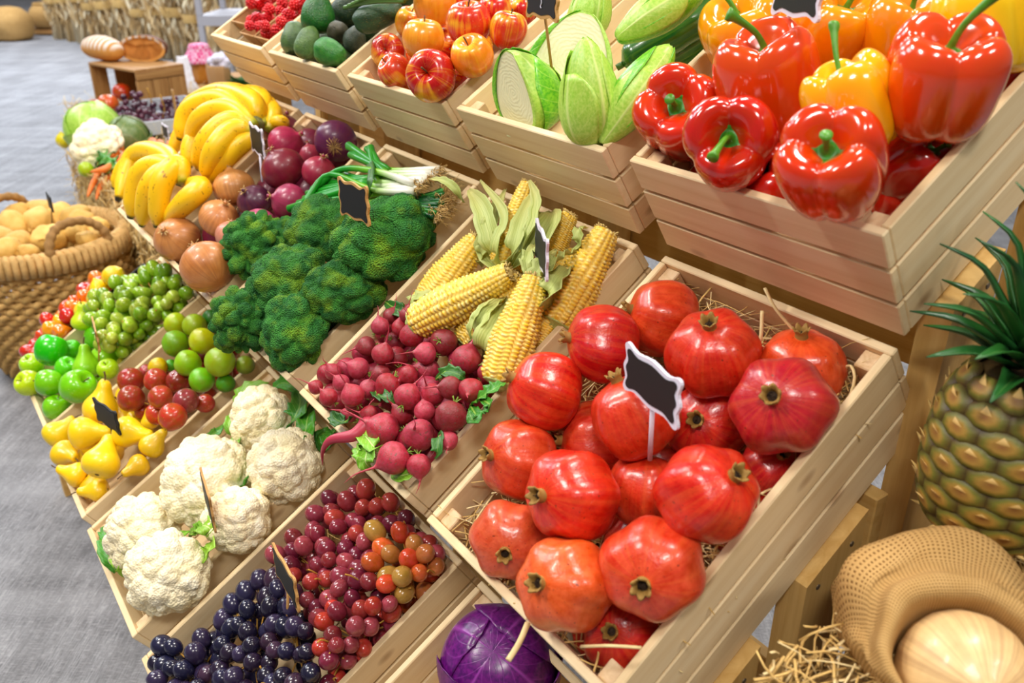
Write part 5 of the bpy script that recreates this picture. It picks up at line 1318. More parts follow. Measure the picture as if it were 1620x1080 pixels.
def hay_mat():
    t = NT('hay'); ob = t.obj(); a = t.noise(t.scale(ob, (30, 260, 120)), 1, 3, .7); b = t.noise(t.scale(ob, (200, 30, 90)), 1, 3, .7)
    t.out('Base Color', t.mix(t.ramp(t.math('MULTIPLY', a, b), .12, .4), C4((84, 58, 24)), C4((190, 150, 80)))); t.out('Roughness', .85); t.bump(t.math('ADD', a, b), .8, .01); return t.m
m_hay = hay_mat()
bale('straw_bale', (.604, .075, .40), (1.02, .62, .768), 'straw bale beside the near end of the stand carrying sack and pineapple', 9000, (.015, .045))
bale('straw_bale', (.622, .09, 0), (1.02, .62, .395), 'lower straw bale by the near end of the stand, under the other bale', 600)
def burlap():
    t = NT('burlap'); st = t.st(); s = t.sep(st)
    u = t.math('ADD', s[0], t.math('MULTIPLY', t.math('SUBTRACT', t.noise(st, 30, 2), .5), .004)); v = t.math('ADD', s[1], t.math('MULTIPLY', t.math('SUBTRACT', t.noise(st, 27, 2), .5), .004))
    def wv(x, k): return t.math('ABSOLUTE', t.math('SINE', t.math('MULTIPLY', x, k)))
    a = wv(u, 980.0); b = wv(v, 980.0)
    h = t.math('MAXIMUM', t.math('POWER', a, 1.2), t.math('POWER', b, 1.2)); n = t.noise(st, 40, 3)
    hole = t.ramp(h, .25, .75, 1, 0)
    c = t.mix(n, C4((204, 166, 108)), C4((180, 140, 82))); c = t.mix(hole, c, C4((108, 68, 28)))
    t.out('Base Color', c); t.out('Roughness', .85); t.out('Specular IOR Level', .15); t.bump(h, .6, .0012); return t.m
m_burlap = burlap()
def sack():
    c = CAM+ray(1528, 1068)*.635; ax = V3((.22, -.38, .90)).normalized()
    o = empty('burlap_sack', V3((c.x, c.y, .76)))
    e1 = RT-ax*RT.dot(ax); e1.normalize(); e2 = ax.cross(e1).normalized()     # e2 points away from the viewer
    if e2.dot(UP) < 0: e2 = -e2
    nt = 110
    def ring(th):   # control polygon (radius, height along the axis) from inside to the base
        cu = math.cos(th); sn = math.sin(th); back = max(0, sn); left = max(0, -cu); rgt = max(0, cu)
        f = .006*math.sin(3*th+1)+.004*math.sin(7*th)
        b = back**1.9
        return [(.046, -.05), (.050, -.015), (.051+f*.2, .008), (.054+f*.3, .020+.004*b), (.059+f*.4+.008*b, .020+.006*b), (.061+.014*b+f*.4, .006+.008*b),
                (.060+.024*b+f*.4, -.002+.016*b), (.059+.038*b-f*.4, -.010+.026*b), (.058+.064*b+.02*rgt+f*.5, -.03+.030*b), (.057+.080*b+.03*rgt-f*.5, -.062), (.056+.084*b+.03*rgt, -.12)]
    V = []; A = []; Fc = []; ns = 46
    for j in range(ns+1):
        for i in range(nt):
            th = 2*PI*i/nt; r, h = crom(ring(th), j/ns)
            w_ = min(1, max(0, (j/ns-.3)*2.2)); q = noise.noise(V3((math.cos(th)*2.4, math.sin(th)*2.4, j/ns*2.0)))*(.004+.006*max(0, math.sin(th)))*w_
            q += .006*w_*max(0, 1-abs(math.sin(th*1.5+j/ns*2.2+.6))*4)
            p = c+(e1*math.cos(th)+e2*math.sin(th))*(r+q)+ax*(h+q*.8); p.z = max(p.z, .757)
            V.append(p-o.location); A.append((th*.085, j/ns*.20, 0))
    for j in range(ns):
        for i in range(nt):
            a = j*nt+i; b = j*nt+(i+1) % nt; Fc.append((a, a+nt, b+nt, b))
    # keep the weave continuous at the seam
    mb = MB(); V2 = []; A2 = []; F2 = []
    for k, f in enumerate(Fc):
        base = len(V2)
        for x in f:
            th = (x % nt)
            a = list(A[x]); 
            if k % nt == nt-1 and th == 0: a[0] = 2*PI*.085
            V2.append(V[x]); A2.append(a)
        F2.append((base, base+1, base+2, base+3))
    mb.add(V2, F2, 0, A2); cl = mb.build('cloth', m_burlap, o)
    wd = cl.modifiers.new('weld', 'WELD'); wd.merge_threshold = 1e-5
    solid(cl, .0015)
    fr = MB()
    for k in range(160):
        th = R.uniform(0, 2*PI); r, h = ring(th)[0]; p = c+(e1*math.cos(th)+e2*math.sin(th))*r+ax*h-o.location; d = V3((R.uniform(-1, 1), R.uniform(-1, 1), R.uniform(-1, 1)))*.006
        tube(fr, [p, p+d*.5, p+d], .0003, 3, 2)
    fr.build('frayed_threads', m_burlap, o)
    tag(o, 'burlap sack with rolled rim holding a large pale onion, beside the stand', 'sack')
    pr = P_onion(9, .05, papery=True)
    pr.put(c-ax*.012+RT*.002, cv(-.12, .12, 1), .0495, 'large pale brown onion sitting in the open burlap sack', 'onion', None, (236, 200, 142), roll=.3)
    pr2 = p_onion[1]; pr2.put(c-ax*.052+e1*.012-e2*.002, V3((0, 0, 1)), .022, 'small brown onion under the large one inside the sack', 'onion', None, (206, 140, 80))
sack()
m_pscale = None
def pineapple():
    t = NT('pineapple_rind'); st = t.st(); s = t.sep(st); n = t.noise(t.obj(), 60, 3)
    c = t.mix(t.ramp(s[0], .0, .4), C4((150, 98, 52)), C4((176, 138, 58))); c = t.mix(t.ramp(s[0], .4, .66), c, C4((104, 112, 34))); c = t.mix(t.ramp(s[0], .66, .92), c, C4((46, 36, 16)))
    c = t.mix(t.math('MULTIPLY', n, .5), c, C4((120, 90, 40))); t.out('Base Color', c); t.out('Roughness', .5); t.bump(n, .4, .004)
    rind = t.m
    lf = leaf_mat('pineapple_leaf', (44, 110, 40), (24, 70, 40), (96, 140, 70), .35, 0, .0)
    base = CAM+ray(1592, 712)*.735; bc = V3((base.x, base.y, base.z)); hb = .078; rb = .0585
    o = empty('pineapple', V3((bc.x, bc.y, bc.z-hb))); off = V3((0, 0, hb))
    P = [(0, -1.0), (.55, -.97), (.86, -.8), (.99, -.4), (1.0, .05), (.92, .5), (.74, .82), (.45, .98), (0, 1.0)]
    mb = MB(); core = [(r*rb*.96, z*hb) for r, z in P]
    lathe(mb, [(r, z) for r, z in core][::-1], 40, 24); mb.V = [tuple(V3(v)+off) for v in mb.V]; mb.A = [(1, 0, 0)]*len(mb.V)
    rows = 9; br = MB()
    for j in range(rows):
        zt = -.84+1.68*j/(rows-1); v = min((abs(crom(P, q/400)[1]-zt), q/400) for q in range(401))[1]; r, z = crom(P, v); dr, dz = [b-a for a, b in zip(crom(P, v-.02), crom(P, v+.02))]
        r *= rb; z *= hb; nk = 10 if .14 < v < .86 else 8
        for i in range(nk):
            th = 2*PI*(i+.5*(j % 2))/nk+.1*j*0; C = V3((r*math.cos(th), r*math.sin(th), z))
            T = V3((-math.sin(th), math.cos(th), 0)); U = V3((dr*rb*math.cos(th), dr*rb*math.sin(th), dz*hb)).normalized(); N = T.cross(U).normalized()
            hw = PI*r/nk*1.16; hh = hb*.150; V = [C+N*.0052]; A = [(.0, j, i)]; Fc = []
            for q, (k, hgt) in enumerate(((.35, .0058), (.78, .0046), (1.03, -.0008))):
                for m in range(8):
                    a = 2*PI*m/8+PI/8; V.append(C+T*(math.cos(a)*hw*k*1.06)+U*(math.sin(a)*hh*k*1.1)+N*hgt); A.append((k*.97, j, i))
            for m in range(8):
                Fc.append((0, 1+m, 1+(m+1) % 8))
                for q in range(2): b0 = 1+8*q; Fc.append((b0+m, b0+8+m, b0+8+(m+1) % 8, b0+(m+1) % 8))
            mb.add([p+off for p in V], Fc, 0, A)
            br.add([C+off+N*.004+T*hw*.35, C+off+N*.004-T*hw*.35, C+off+N*.0115+U*.010, C+off+N*.0055+U*.003], [(0, 3, 2), (3, 1, 2), (0, 2, 1)], 0, [(0, .2, 0)]*4)
    mb.build('body', rind, o); br.build('bracts', m_straw, o)
    cr = MB(); rr = random.Random(3)
    for k in range(74):
        f = k/73; th = k*2.399; el = .25+1.15*f; ln = (.050+.080*f)*rr.uniform(.85, 1.15); dx, dy = math.cos(th), math.sin(th)
        z0 = hb*1.95+.055*f; r0 = .017*(1-f*.6); p0 = V3((dx*r0, dy*r0, z0)); d = (V3((dx*math.cos(el), dy*math.cos(el), math.sin(el)))+RT*.32*(.4+f)).normalized()
        p1 = p0+d*ln*.4; p2 = p0+d*ln*.78+V3((0, 0, -.004)); p3 = p0+d*ln+V3((dx*.02, dy*.02, -.012*(1-f)))
        leaf(cr, [p0, p1, p2, p3], lambda t: (.0125*(1-t)**.75*(1-.3*(1-t)**6)+.0002)*(.85+.3*(1-f)), V3((-dx*math.sin(el), -dy*math.sin(el), math.cos(el))), 8, 4, .5, .0, 0, k*.1)
    solid(cr.build('crown', lf, o), .0012)
    tag(o, 'pineapple standing behind the burlap sack beside the top row', 'pineapple')
pineapple()

# ================================================================== basket of potatoes, far left
m_rope = fruit('seagrass_rope', .8, 30, .62, val=.05, bump=.5, bsc=160)
def basket():
    C = at_z(52, 375, .42); c = V3((C.x-.01, C.y+.02, 0)); o = empty('wicker_basket', c); H0 = .41; rows = 21
    prof = lambda z: .165+.075*min(1, (z/H0)*1.6)**.7+.012*math.sin(PI*z/H0)
    for k in range(rows):
        z = .02+(H0-.05)*k/(rows-1); r = prof(z); mb = MB(); n = 200; V = []; A = []; Fc = []
        for i in range(n):
            th = 2*PI*i/n; w_ = .007*math.cos(32*th+PI*k); rr_ = r+w_; tw = .0024*math.cos(64*th)
            for m in range(8):
                a = 2*PI*m/8; q = .0098+tw
                V.append((math.cos(th)*(rr_+q*math.cos(a)*.8), math.sin(th)*(rr_+q*math.cos(a)*.8), z+q*math.sin(a)+.003*math.sin(32*th+PI*k))); A.append((math.cos(th)*3, math.sin(th)*3, a))
        for i in range(n):
            for m in range(8):
                a = i*8+m; b = i*8+(m+1) % 8; a2 = ((i+1) % n)*8+m; b2 = ((i+1) % n)*8+(m+1) % 8; Fc.append((a, a2, b2, b))
        mb.add(V, Fc, 0, A); mb.build('woven_row', m_rope, o).color = C4((214, 172, 104))
    r = MB(); n = 80; pts = []
    for i in range(n):      # wrapped rim
        th = 2*PI*i/n; th2 = th+2*PI/n*.9; R0 = prof(H0)+.004
        tube(r, [(math.cos(th)*(R0-.014), math.sin(th)*(R0-.014), H0-.028), (math.cos(th)*(R0-.012), math.sin(th)*(R0-.012), H0+.016), (math.cos(th2)*(R0+.014), math.sin(th2)*(R0+.014), H0+.014), (math.cos(th2)*(R0+.018), math.sin(th2)*(R0+.018), H0-.034)], .011, 6, 6)
    r.build('wrapped_rim', m_rope, o).color = C4((214, 172, 108))
    b = MB(); lathe(b, [(0, .015), (.1, .015), (.165, .02), (.165, .005), (0, .004)], 30, 6); b.build('bottom', m_rope, o).color = C4((170, 126, 70))
    for th in (.32, PI+.32):
        h = MB(); d = V3((math.cos(th), math.sin(th), 0)); s = V3((-d.y, d.x, 0)); R0 = prof(H0)
        tube(h, [d*R0-s*.085+V3((0, 0, H0-.04)), d*(R0-.01)-s*.085+V3((0, 0, H0+.04)), d*(R0-.03)-s*.04+V3((0, 0, H0+.085)), d*(R0-.03)+s*.04+V3((0, 0, H0+.085)), d*(R0-.01)+s*.085+V3((0, 0, H0+.04)), d*R0+s*.085+V3((0, 0, H0-.04))], lambda t: .013+.002*math.sin(90*t), 8, 50)
        h.build('handle', m_rope, o).color = C4((170, 128, 74))
    tag(o, 'round woven seagrass basket full of potatoes standing on the floor at the left edge', 'basket')
    big = [(18, 358, 25), (60, 352, 24), (95, 340, 22), (70, 335, 23), (120, 345, 22), (28, 388, 24), (78, 378, 28), (110, 372, 20), (12, 400, 24), (150, 362, 20), (140, 380, 18), (165, 372, 17), (45, 400, 16), (130, 352, 20), (40, 335, 20), (5, 375, 20)]
    bal = []
    for i, (x, y, r_) in enumerate(big):
        p = at_z(x, y, .43); rr_ = r_*depth(p)/F*.86; q = p-c
        if V3((q.x, q.y, 0)).length > .20: q *= .20/V3((q.x, q.y, 0)).length; p = V3((c.x+q.x, c.y+q.y, .425))
        for _ in range(60):
            mv = False
            for (b_, rb_) in bal:
                dd = p-b_; ov = (rb_+rr_)*.9-dd.length
                if ov > 0: p = p+dd.normalized()*ov*.5+V3((0, 0, .001)); mv = True
            if not mv: break
        bal.append((p, rr_))
    for k in range(60):
        a = R.uniform(0, 6.3); q = R.uniform(0, .19)**1; p = V3((c.x+q*math.cos(a), c.y+q*math.sin(a), R.uniform(.33, .40)))
        if all((p-b_).length > (rb_+.035)*.85 for b_, rb_ in bal): bal.append((p, .038))
    vis = []
    for k, (p, rr_) in enumerate(bal):
        o_ = p_potato[k % 3].put(p, V3((R.uniform(-1, 1), R.uniform(-1, 1), R.uniform(-.4, .4))), rr_, 'pale yellow potato in the woven basket', 'potato', 'potatoes in the woven basket', R.choice([(222, 178, 96), (228, 186, 104), (214, 168, 88)]))
        if k < len(big): vis.append(o_)
        else: o_['label'] = 'potato low in the basket, hidden by those on top'
    rowlabels(vis, 3, 'pale yellow potato', 'of the basket')
    sign(at_z(79, 320, .56), 7, at_z(81, 352, .44), m_black, 'small dark sign edge-on above the potatoes in the basket', .07)
basket()
# dark tray with the small peppers and lemons beside the apple crate
def tray():
    o = empty('dark_tray', TB.loc(-1.262, 0, -.10)); inv = Matrix.Rotation(TB.a, 3, 'X'); mb = MB()
    def bb(a, b): 
        m2 = MB(); board(m2, a, b, bev=.001); mb.add([tuple(inv @ V3(v)) for v in m2.V], m2.F, 0, m2.A, False)
    bb((0, 0, 0), (.105, .36, .004)); bb((0, 0, .004), (.004, .36, .07)); bb((.101, 0, .004), (.105, .36, .07)); bb((.004, 0, .004), (.101, .004, .07)); bb((.004, .356, .004), (.101, .36, .07))
    mb.build('box', plain('dark_plastic', (22, 20, 24), .5), o); 
    lg = MB()
    for y in (.03, .30):
        z = TB.loc(0, y, -.10).z-o.location.z; yy = TB.loc(0, y, 0).y-o.location.y; board(lg, (.03, yy, -o.location.z), (.07, yy+.03, z-.002+.0), bev=.001)
    lg.build('legs', m_pine_yel, o)
    tag(o, 'narrow dark tray of small peppers and lemons left of the green apple crate', 'tray')
tray()

# ================================================================== produce on straw at the far left
bale('hay_bale', (-2.78, .17, 0), (-1.32, .66, .50), 'hay bale under the carrots and cauliflower behind the woven basket', 4200, (.04, .14))
bale('hay_bale', (-3.34, .30, 0), (-2.82, 1.0, .495), 'hay bale under the grey tray of dark grapes', 900, (.05, .16))
bale('hay_bale', (-4.15, .40, 0), (-3.37, 1.15, .45), 'hay bale under the wooden bread box', 900, (.05, .16))
def far(pr, px, py, z, rpx, ax, label, cat, color=None, s3=(1, 1, 1), group=None):
    p = at_z(px, py, z); f = rpx*depth(p)/F; return pr.put(p, cv(*ax), f, label, cat, group, color, sc3=tuple(f*k for k in s3))
far(p_caul[0], 156, 232, .565, 38, (-.3, .3, .9), 'cauliflower on the hay bale in front of the light green cabbage', 'cauliflower', (250, 240, 210))
far(p_small, 148, 204, .575, 40, (-.1, .7, .6), 'round pale green cabbage behind the far cauliflower', 'cabbage')
p_savoy = P_cabbage('savoy_cabbage', 11, RP, 4, mats=(leaf_mat('savoy_leaf', (112, 132, 66), (76, 104, 46), (150, 150, 90)), leaf_mat('savoy_outer', (128, 128, 80), (88, 110, 54), (150, 136, 104))))
far(p_savoy, 203, 218, .55, 32, (.2, .6, .6), 'dark green savoy cabbage between the far cauliflower and dark grapes', 'cabbage')
far(p_lime, 136, 268, .515, 12, (0, .6, .6), 'yellow-green lime at the foot of the far cauliflower', 'lime', (160, 196, 20))
far(p_lemon, 100, 222, .525, 11, (0, .8, .6), 'yellow lemon at the left corner of the hay bale', 'lemon', (246, 226, 30))
far(p_lemon, 112, 217, .52, 8, (.8, .4, .6), 'small yellow lemon behind the other at the corner of the hay bale', 'lemon', (246, 220, 30))
for x, y, r_, c_, l_ in ((193, 149, 13, (216, 30, 20), 'bright red tomato in front of the bread box'), (171, 168, 15, (226, 84, 30), 'orange-red tomato behind the pale green cabbage'), (150, 174, 13, (200, 40, 40), 'red tomato leftmost beside the bread box corner'), (140, 178, 8, (190, 36, 40), 'small red tomato at the far left of the tomatoes')):
    far(p_plum, x, y-4, .56, r_*1.1, (0, .9, .4), l_, 'tomato', c_, (1, 1, .9), 'tomatoes by the bread box').name = 'tomato'
o = empty('cauliflower_leaves', at_z(170, 262, .55))
for k, (a, b, c_) in enumerate((((150, 270), (165, 250), (185, 240)), ((160, 272), (172, 256), (192, 248)), ((150, 262), (160, 246), (172, 238)), ((165, 276), (182, 262), (196, 255)))):
    mb = MB(); leaf(mb, [at_z(*a, .50)-o.location, at_z(*b, .56)-o.location, at_z(*c_, .56)-o.location], lambda t: .022*math.sin(PI*min(.97, .1+t*.88)), V3((.5, -.6, .7)), 8, 4, .4, .3, 0, k); solid(mb.build('leaf', m_leaf, o), .001)
tag(o, 'green leaves in front of the far cauliflower on the hay bale', 'leaves')
def carrot(pts, r, label):
    P = [at_z(x, y, z) for x, y, z in pts]; o = empty('carrot', P[0]); mb = MB()
    tube(mb, [p-P[0] for p in P], lambda t: r*(min(1, (t*12+.25))**.5)*(1-t)**.6*(1+.04*math.sin(60*t))+.0012, 10, 22); b = mb.build('body', m_carrot, o); b.color = C4((226, 120, 44))
    s = MB(); d = (P[0]-P[1]).normalized(); tube(s, [-d*.002, d*.010], .005, 6, 2); s.build('stalk_stub', m_broc_stem, o); tag(o, label, 'carrot', 'carrots on the hay bale')
for pts, r_, l_ in (([(192, 232, .56), (170, 258, .53), (150, 285, .50), (138, 312, .46)], .018, 'carrot hanging lowest to the left over the hay'), ([(210, 240, .57), (188, 258, .55), (165, 268, .54), (142, 272, .53)], .020, 'carrot crossing over the others, thin tip to the left'),
    ([(205, 252, .55), (180, 275, .52), (160, 295, .48), (152, 316, .45)], .018, 'carrot hanging down beside the lowest one'), ([(222, 232, .57), (212, 242, .57), (200, 256, .56), (188, 266, .55)], .021, 'stout carrot with its top toward the savoy cabbage'),
    ([(196, 262, .54), (186, 276, .52), (180, 285, .51), (176, 290, .50)], .013, 'short carrot end between two hanging ones'), ([(240, 222, .57), (248, 236, .56), (254, 248, .55), (258, 256, .55)], .017, 'carrot next to the small white sign, pointing down'),
    ([(252, 224, .57), (258, 236, .56), (262, 246, .56), (266, 252, .56)], .014, 'carrot half behind the small white sign'), ([(228, 230, .56), (230, 240, .56), (232, 252, .55), (228, 262, .54)], .017, 'carrot in the middle with its round top facing out'),
    ([(268, 226, .57), (272, 238, .56), (274, 250, .56), (276, 256, .56)], .014, 'carrot nearest the bananas behind the sign'), ([(236, 244, .56), (222, 258, .55), (205, 270, .54), (198, 276, .53)], .017, 'carrot just above the lower banana bunch'), ([(250, 250, .55), (238, 262, .54), (226, 270, .54), (220, 276, .53)], .015, 'carrot partly hidden by the lower banana bunch')):
    carrot(pts, r_, l_)
sign(at_z(262, 208, .67), 10, at_z(259, 250, .56), m_white, 'small white-edged sign standing in the carrots', .075)
def graytray():
    c = at_z(246, 196, .50); o = empty('grey_tray', V3((c.x-.03, c.y+.02, .502))); mb = MB()
    for a, b in (((-.26, -.20, 0), (.26, .20, .006)), ((-.26, -.20, .006), (.26, -.19, .055)), ((-.26, .19, .006), (.26, .20, .055)), ((-.26, -.19, .006), (-.25, .19, .055)), ((.25, -.19, .006), (.26, .19, .055))): board(mb, a, b)
    mb.build('tray', plain('grey_plastic', (186, 190, 198), .45, .03), o); tag(o, 'light grey tray heaped with dark grapes on a hay bale', 'tray')
    ct = o.location; bal = []
    for _ in range(9000):
        if len(bal) >= 190: break
        x, y = R.uniform(-.235, .235), R.uniform(-.175, .175); r = .0125*R.uniform(.9, 1.15); z = .008+r; cap = .13*(1-(x/.27)**2)*(1-(y/.22)**2)+.02
        for a, b, c_, q in bal:
            dd = (a-x)**2+(b-y)**2; s = (q+r)*.92
            if dd < s*s: z = max(z, c_+math.sqrt(s*s-dd))
        if z < cap+.02: bal.append((x, y, z, r))
    for gi, (lo, hi, l_) in enumerate(((-.3, -.02, 'bunch of dark purple grapes in the far half of the grey tray'), (-.02, .3, 'bunch of dark purple grapes in the near half of the grey tray'))):
        g = [b for b in bal if lo <= b[0] < hi][-98:]; b0 = empty('grape_bunch', V3((ct.x+(max(lo, -.2)+min(hi, .2))/2, ct.y, ct.z+.05)))
        for x, y, z, r in g: p_grape.put(V3((ct.x+x, ct.y+y, ct.z+z)), V3((R.uniform(-1, 1), R.uniform(-1, 1), .3)), r, parent=b0, color=R.choice([(84, 30, 52), (66, 24, 46), (96, 40, 64)]))
        s = MB(); tube(s, [(0, 0, -.02), (.01, .01, .02), (.02, 0, .08)], .003, 6, 5); s.build('stem', m_twig, b0); tag(b0, l_, 'grapes', 'dark grapes on the grey tray')
    k = empty('wooden_label_stick', at_z(281, 192, .53)); mb = MB(); board(mb, (-.012, -.003, 0), (.012, .003, .13)); mb.build('slat', m_signw, k); tag(k, 'plain wooden label stick standing in the dark grapes', 'stick')
graytray()
def breadbox():
    K = at_z(213, 111, .68); yaw = math.atan2(-.15, -.36); ex = V3((-math.cos(.38), -math.sin(.38), 0)); 
    o = empty('bread_box', V3((K.x, K.y, .455))); o.rotation_euler = (0, 0, .30)
    Lx, Ly, Hh = .40, .25, .225      # local box runs to -x and +y
    def pan(name, *bs):
        mb = MB()
        for a, b, al in bs: board(mb, a, b, along=al)
        mb.build(name, m_box, o)
    pan('top_panel', ((-Lx, 0, Hh-.012), (0, Ly, Hh), 0)); pan('bottom_panel', ((-Lx, 0, 0), (0, Ly, .012), 0)); pan('back_panel', ((-Lx, Ly-.012, .0125), (0, Ly, Hh-.0125), 0))
    pan('side_panel', ((-.012, .0, .0125), (0, .075, Hh-.05), 2), ((-.012, .079, .0125), (0, .155, Hh-.05), 2), ((-.012, .159, .0125), (0, Ly-.0125, Hh-.05), 2), ((-.006, .0, Hh-.046), (.006, Ly-.0125, Hh-.0125), 1))
    pan('side_panel', ((-Lx, 0, .0125), (-Lx+.012, .08, Hh-.0125), 2), ((-Lx, .12, .0125), (-Lx+.012, Ly-.0125, Hh-.0125), 2))
    tag(o, 'upended brown wooden box with two loaves of bread on top', 'box')
breadbox()
def loaves():
    t = NT('floured_crust'); z = t.sep(t.n('TexCoord').outputs['Object'])[2]; n = t.noise(t.obj(), 30, 3)
    w_ = t.n('TexWave'); t.set(w_.inputs[0], t.obj()); w_.inputs['Scale'].default_value = 10; w_.inputs['Distortion'].default_value = 1.5
    c = t.mix(n, C4((226, 164, 80)), C4((202, 130, 52))); fl = t.math('MULTIPLY', t.ramp(z, .05, .075), t.ramp(w_.outputs[1], .25, .5)); c = t.mix(fl, c, C4((238, 226, 214)))
    t.out('Base Color', c); t.out('Roughness', .8); t.bump(n, .4, .004); crust = t.m
    crumb = plain('dark_crumb', (190, 120, 50), .9, .45, 22, bump=.8); dark = plain('dark_crust', (112, 60, 22), .7, .3, 18, bump=.5)
    p = at_z(165, 93, .685); o = empty('bread_loaf', V3((p.x, p.y, .681))); mb = MB()
    tube(mb, [(-.15, 0, .05), (-.08, 0, .052), (0, 0, .055), (.09, 0, .05), (.15, 0, .048)], lambda t: .066*max(.05, math.sin(PI*min(.985, .015+t*.97)))**.42, 20, 24, upv=(0, 0, 1), flat=.86)
    mb.build('crust', crust, o).rotation_euler = (0, 0, .3); tag(o, 'round loaf dusted with flour on the wooden box', 'bread')
    p = at_z(222, 95, .685); o = empty('cut_bread_loaf', V3((p.x, p.y+.02, .681))); o.rotation_euler = (0, 0, .95)
    V = MB()
    def md(th, v, r, z): return (r*math.cos(th), min(z, .035) if False else z, max(r*math.sin(th), -.04))
    prof = [(0, .10), (.06, .095), (.10, .06), (.112, 0), (.112, -.015)]
    mb = MB()
    def md2(th, v, r, z): return (r*math.cos(th)*1.0, z, r*math.sin(th)*.55+.055)
    lathe(mb, prof, 36, 14, md2); mb.build('crust', dark, o)
    c = MB(); pts = [(.112*math.cos(2*PI*i/36), -.015, .112*.55*math.sin(2*PI*i/36)+.055) for i in range(36)]; inner = [(x*.86, -.012+.006*R.uniform(-1, 1), (z-.055)*.82+.055) for x, y, z in pts]
    c.add(pts+inner, [(i, 36+i, 36+(i+1) % 36, (i+1) % 36) for i in range(36)], 0); c.build('crust_edge', crust, o)
    d = MB(); gr = []; nn = 14
    for j in range(8):
        for i in range(36):
            k = 1-j/7.0; x, y, z = inner[i]; gr.append((x*k, -.012+.022*noise.noise(V3((x*k*28, z*28*k, 3)))+.004, (z-.055)*k+.055))
    d.add(gr, [(j*36+i, (j+1)*36+i, (j+1)*36+(i+1) % 36, j*36+(i+1) % 36) for j in range(7) for i in range(36)], 0); d.build('crumb', crumb, o)
    tag(o, 'dark cut loaf showing its brown crumb, on the wooden box', 'bread')
loaves()
# jar, bag and towel behind the bananas
def corner_goods():
    q = at_z(345, 140, .40); o = empty('low_table', V3((q.x-.15, q.y+.2, 0))); mb = MB(); board(mb, (-.4, -.3, .37), (.4, .35, .40)); mb.build('tabletop', m_box, o)
    for x in (-.37, .33):
        for y in (-.27, .31):
            l = MB(); board(l, (x, y, 0), (x+.04, y+.04, .3695), along=2); l.build('leg', m_box, o)
    tag(o, 'low brown table behind the bananas holding a jar and a paper bag', 'table')
    t = NT('pink_gingham'); v = t.scale(t.obj(), (60, 60, 60)); ck = t.n('TexChecker'); t.set(ck.inputs[0], v); ck.inputs['Scale'].default_value = 1; ck.inputs[1].default_value = C4((228, 60, 130)); ck.inputs[2].default_value = C4((246, 190, 214)); t.out('Base Color', ck.outputs[0]); t.out('Roughness', .8)
    P = at_z(322, 128, .41); j = empty('covered_jar', V3((P.x, P.y, .401))); g = MB(); lathe(g, [(0, .20), (.045, .20), (.05, .17), (.06, .14), (.06, .02), (.045, 0), (0, 0)], 24, 14); g.build('glass', plain('honey_glass', (196, 130, 50), .15, .1), j)
    c = MB(); lathe(c, [(0, .225), (.05, .222), (.062, .19), (.085, .15), (.095, .12)], 40, 12, lambda th, v_, r, z: (r*math.cos(th)*(1+.12*v_*math.cos(9*th)), r*math.sin(th)*(1+.12*v_*math.cos(9*th)), z)); solid(c.build('cloth_cover', t.m, j), .002)
    tag(j, 'jar covered with a pink checked cloth behind the bananas', 'jar')
    P = at_z(343, 145, .41); b = empty('paper_bag', V3((P.x+.02, P.y+.02, .401))); mb = MB()
    lathe(mb, [(.070, .16), (.075, .12), (.07, .05), (.075, .005), (0, 0)], 40, 12, lambda th, v_, r, z: (r*(1+.07*math.cos(11*th)*(1-v_))*math.cos(th)*1.25, r*(1+.07*math.cos(9*th)*(1-v_))*math.sin(th)*.8, z)); solid(mb.build('bag', m_card, b), .002)
    w_ = MB(); rr = random.Random(2)
    for k in range(26): lathe(w_, [(0, .026), (.022, .014), (.028, 0), (.02, -.018), (0, -.024)], 10, 6, None, 0, (rr.uniform(-.06, .06), rr.uniform(-.035, .035), .15+rr.uniform(0, .05)))
    w_.build('popcorn', m_white, b).name = 'contents'; tag(b, 'brown paper bag filled with something white behind the bananas', 'bag')
    P = at_z(306, 140, .43); tw = empty('towel', V3((P.x, P.y, .401))); mb = MB()
    leaf(mb, [(-.05, -.02, .20), (-.02, -.03, .14), (.02, -.04, .06), (.05, -.03, .004)], lambda t_: .03+.03*t_, (.8, -.5, .3), 12, 10, .2, .25); solid(mb.build('cloth', plain('white_cloth', (232, 228, 232), .9, .04), tw), .004); tag(tw, 'folded white towel left of the paper bag', 'towel')
    kl = empty('kale', at_z(382, 138, .44))
    for k in range(16):
        a = R.uniform(0, 6.3); mb = MB(); d = V3((math.cos(a), math.sin(a), 0)); leaf(mb, [V3((0, 0, -.03)), d*.04+V3((0, 0, .02)), d*.09+V3((0, 0, .03+R.uniform(-.02, .05)))], lambda t_: .028*math.sin(PI*min(.97, .1+.87*t_)), V3((d.x*-.4, d.y*-.4, 1)), 8, 6, .4, .5, 0, k, 3); solid(mb.build('leaf', m_leaf_dark, kl), .001)
    tag(kl, 'dark green leafy kale behind the banana crate', 'kale')
corner_goods()
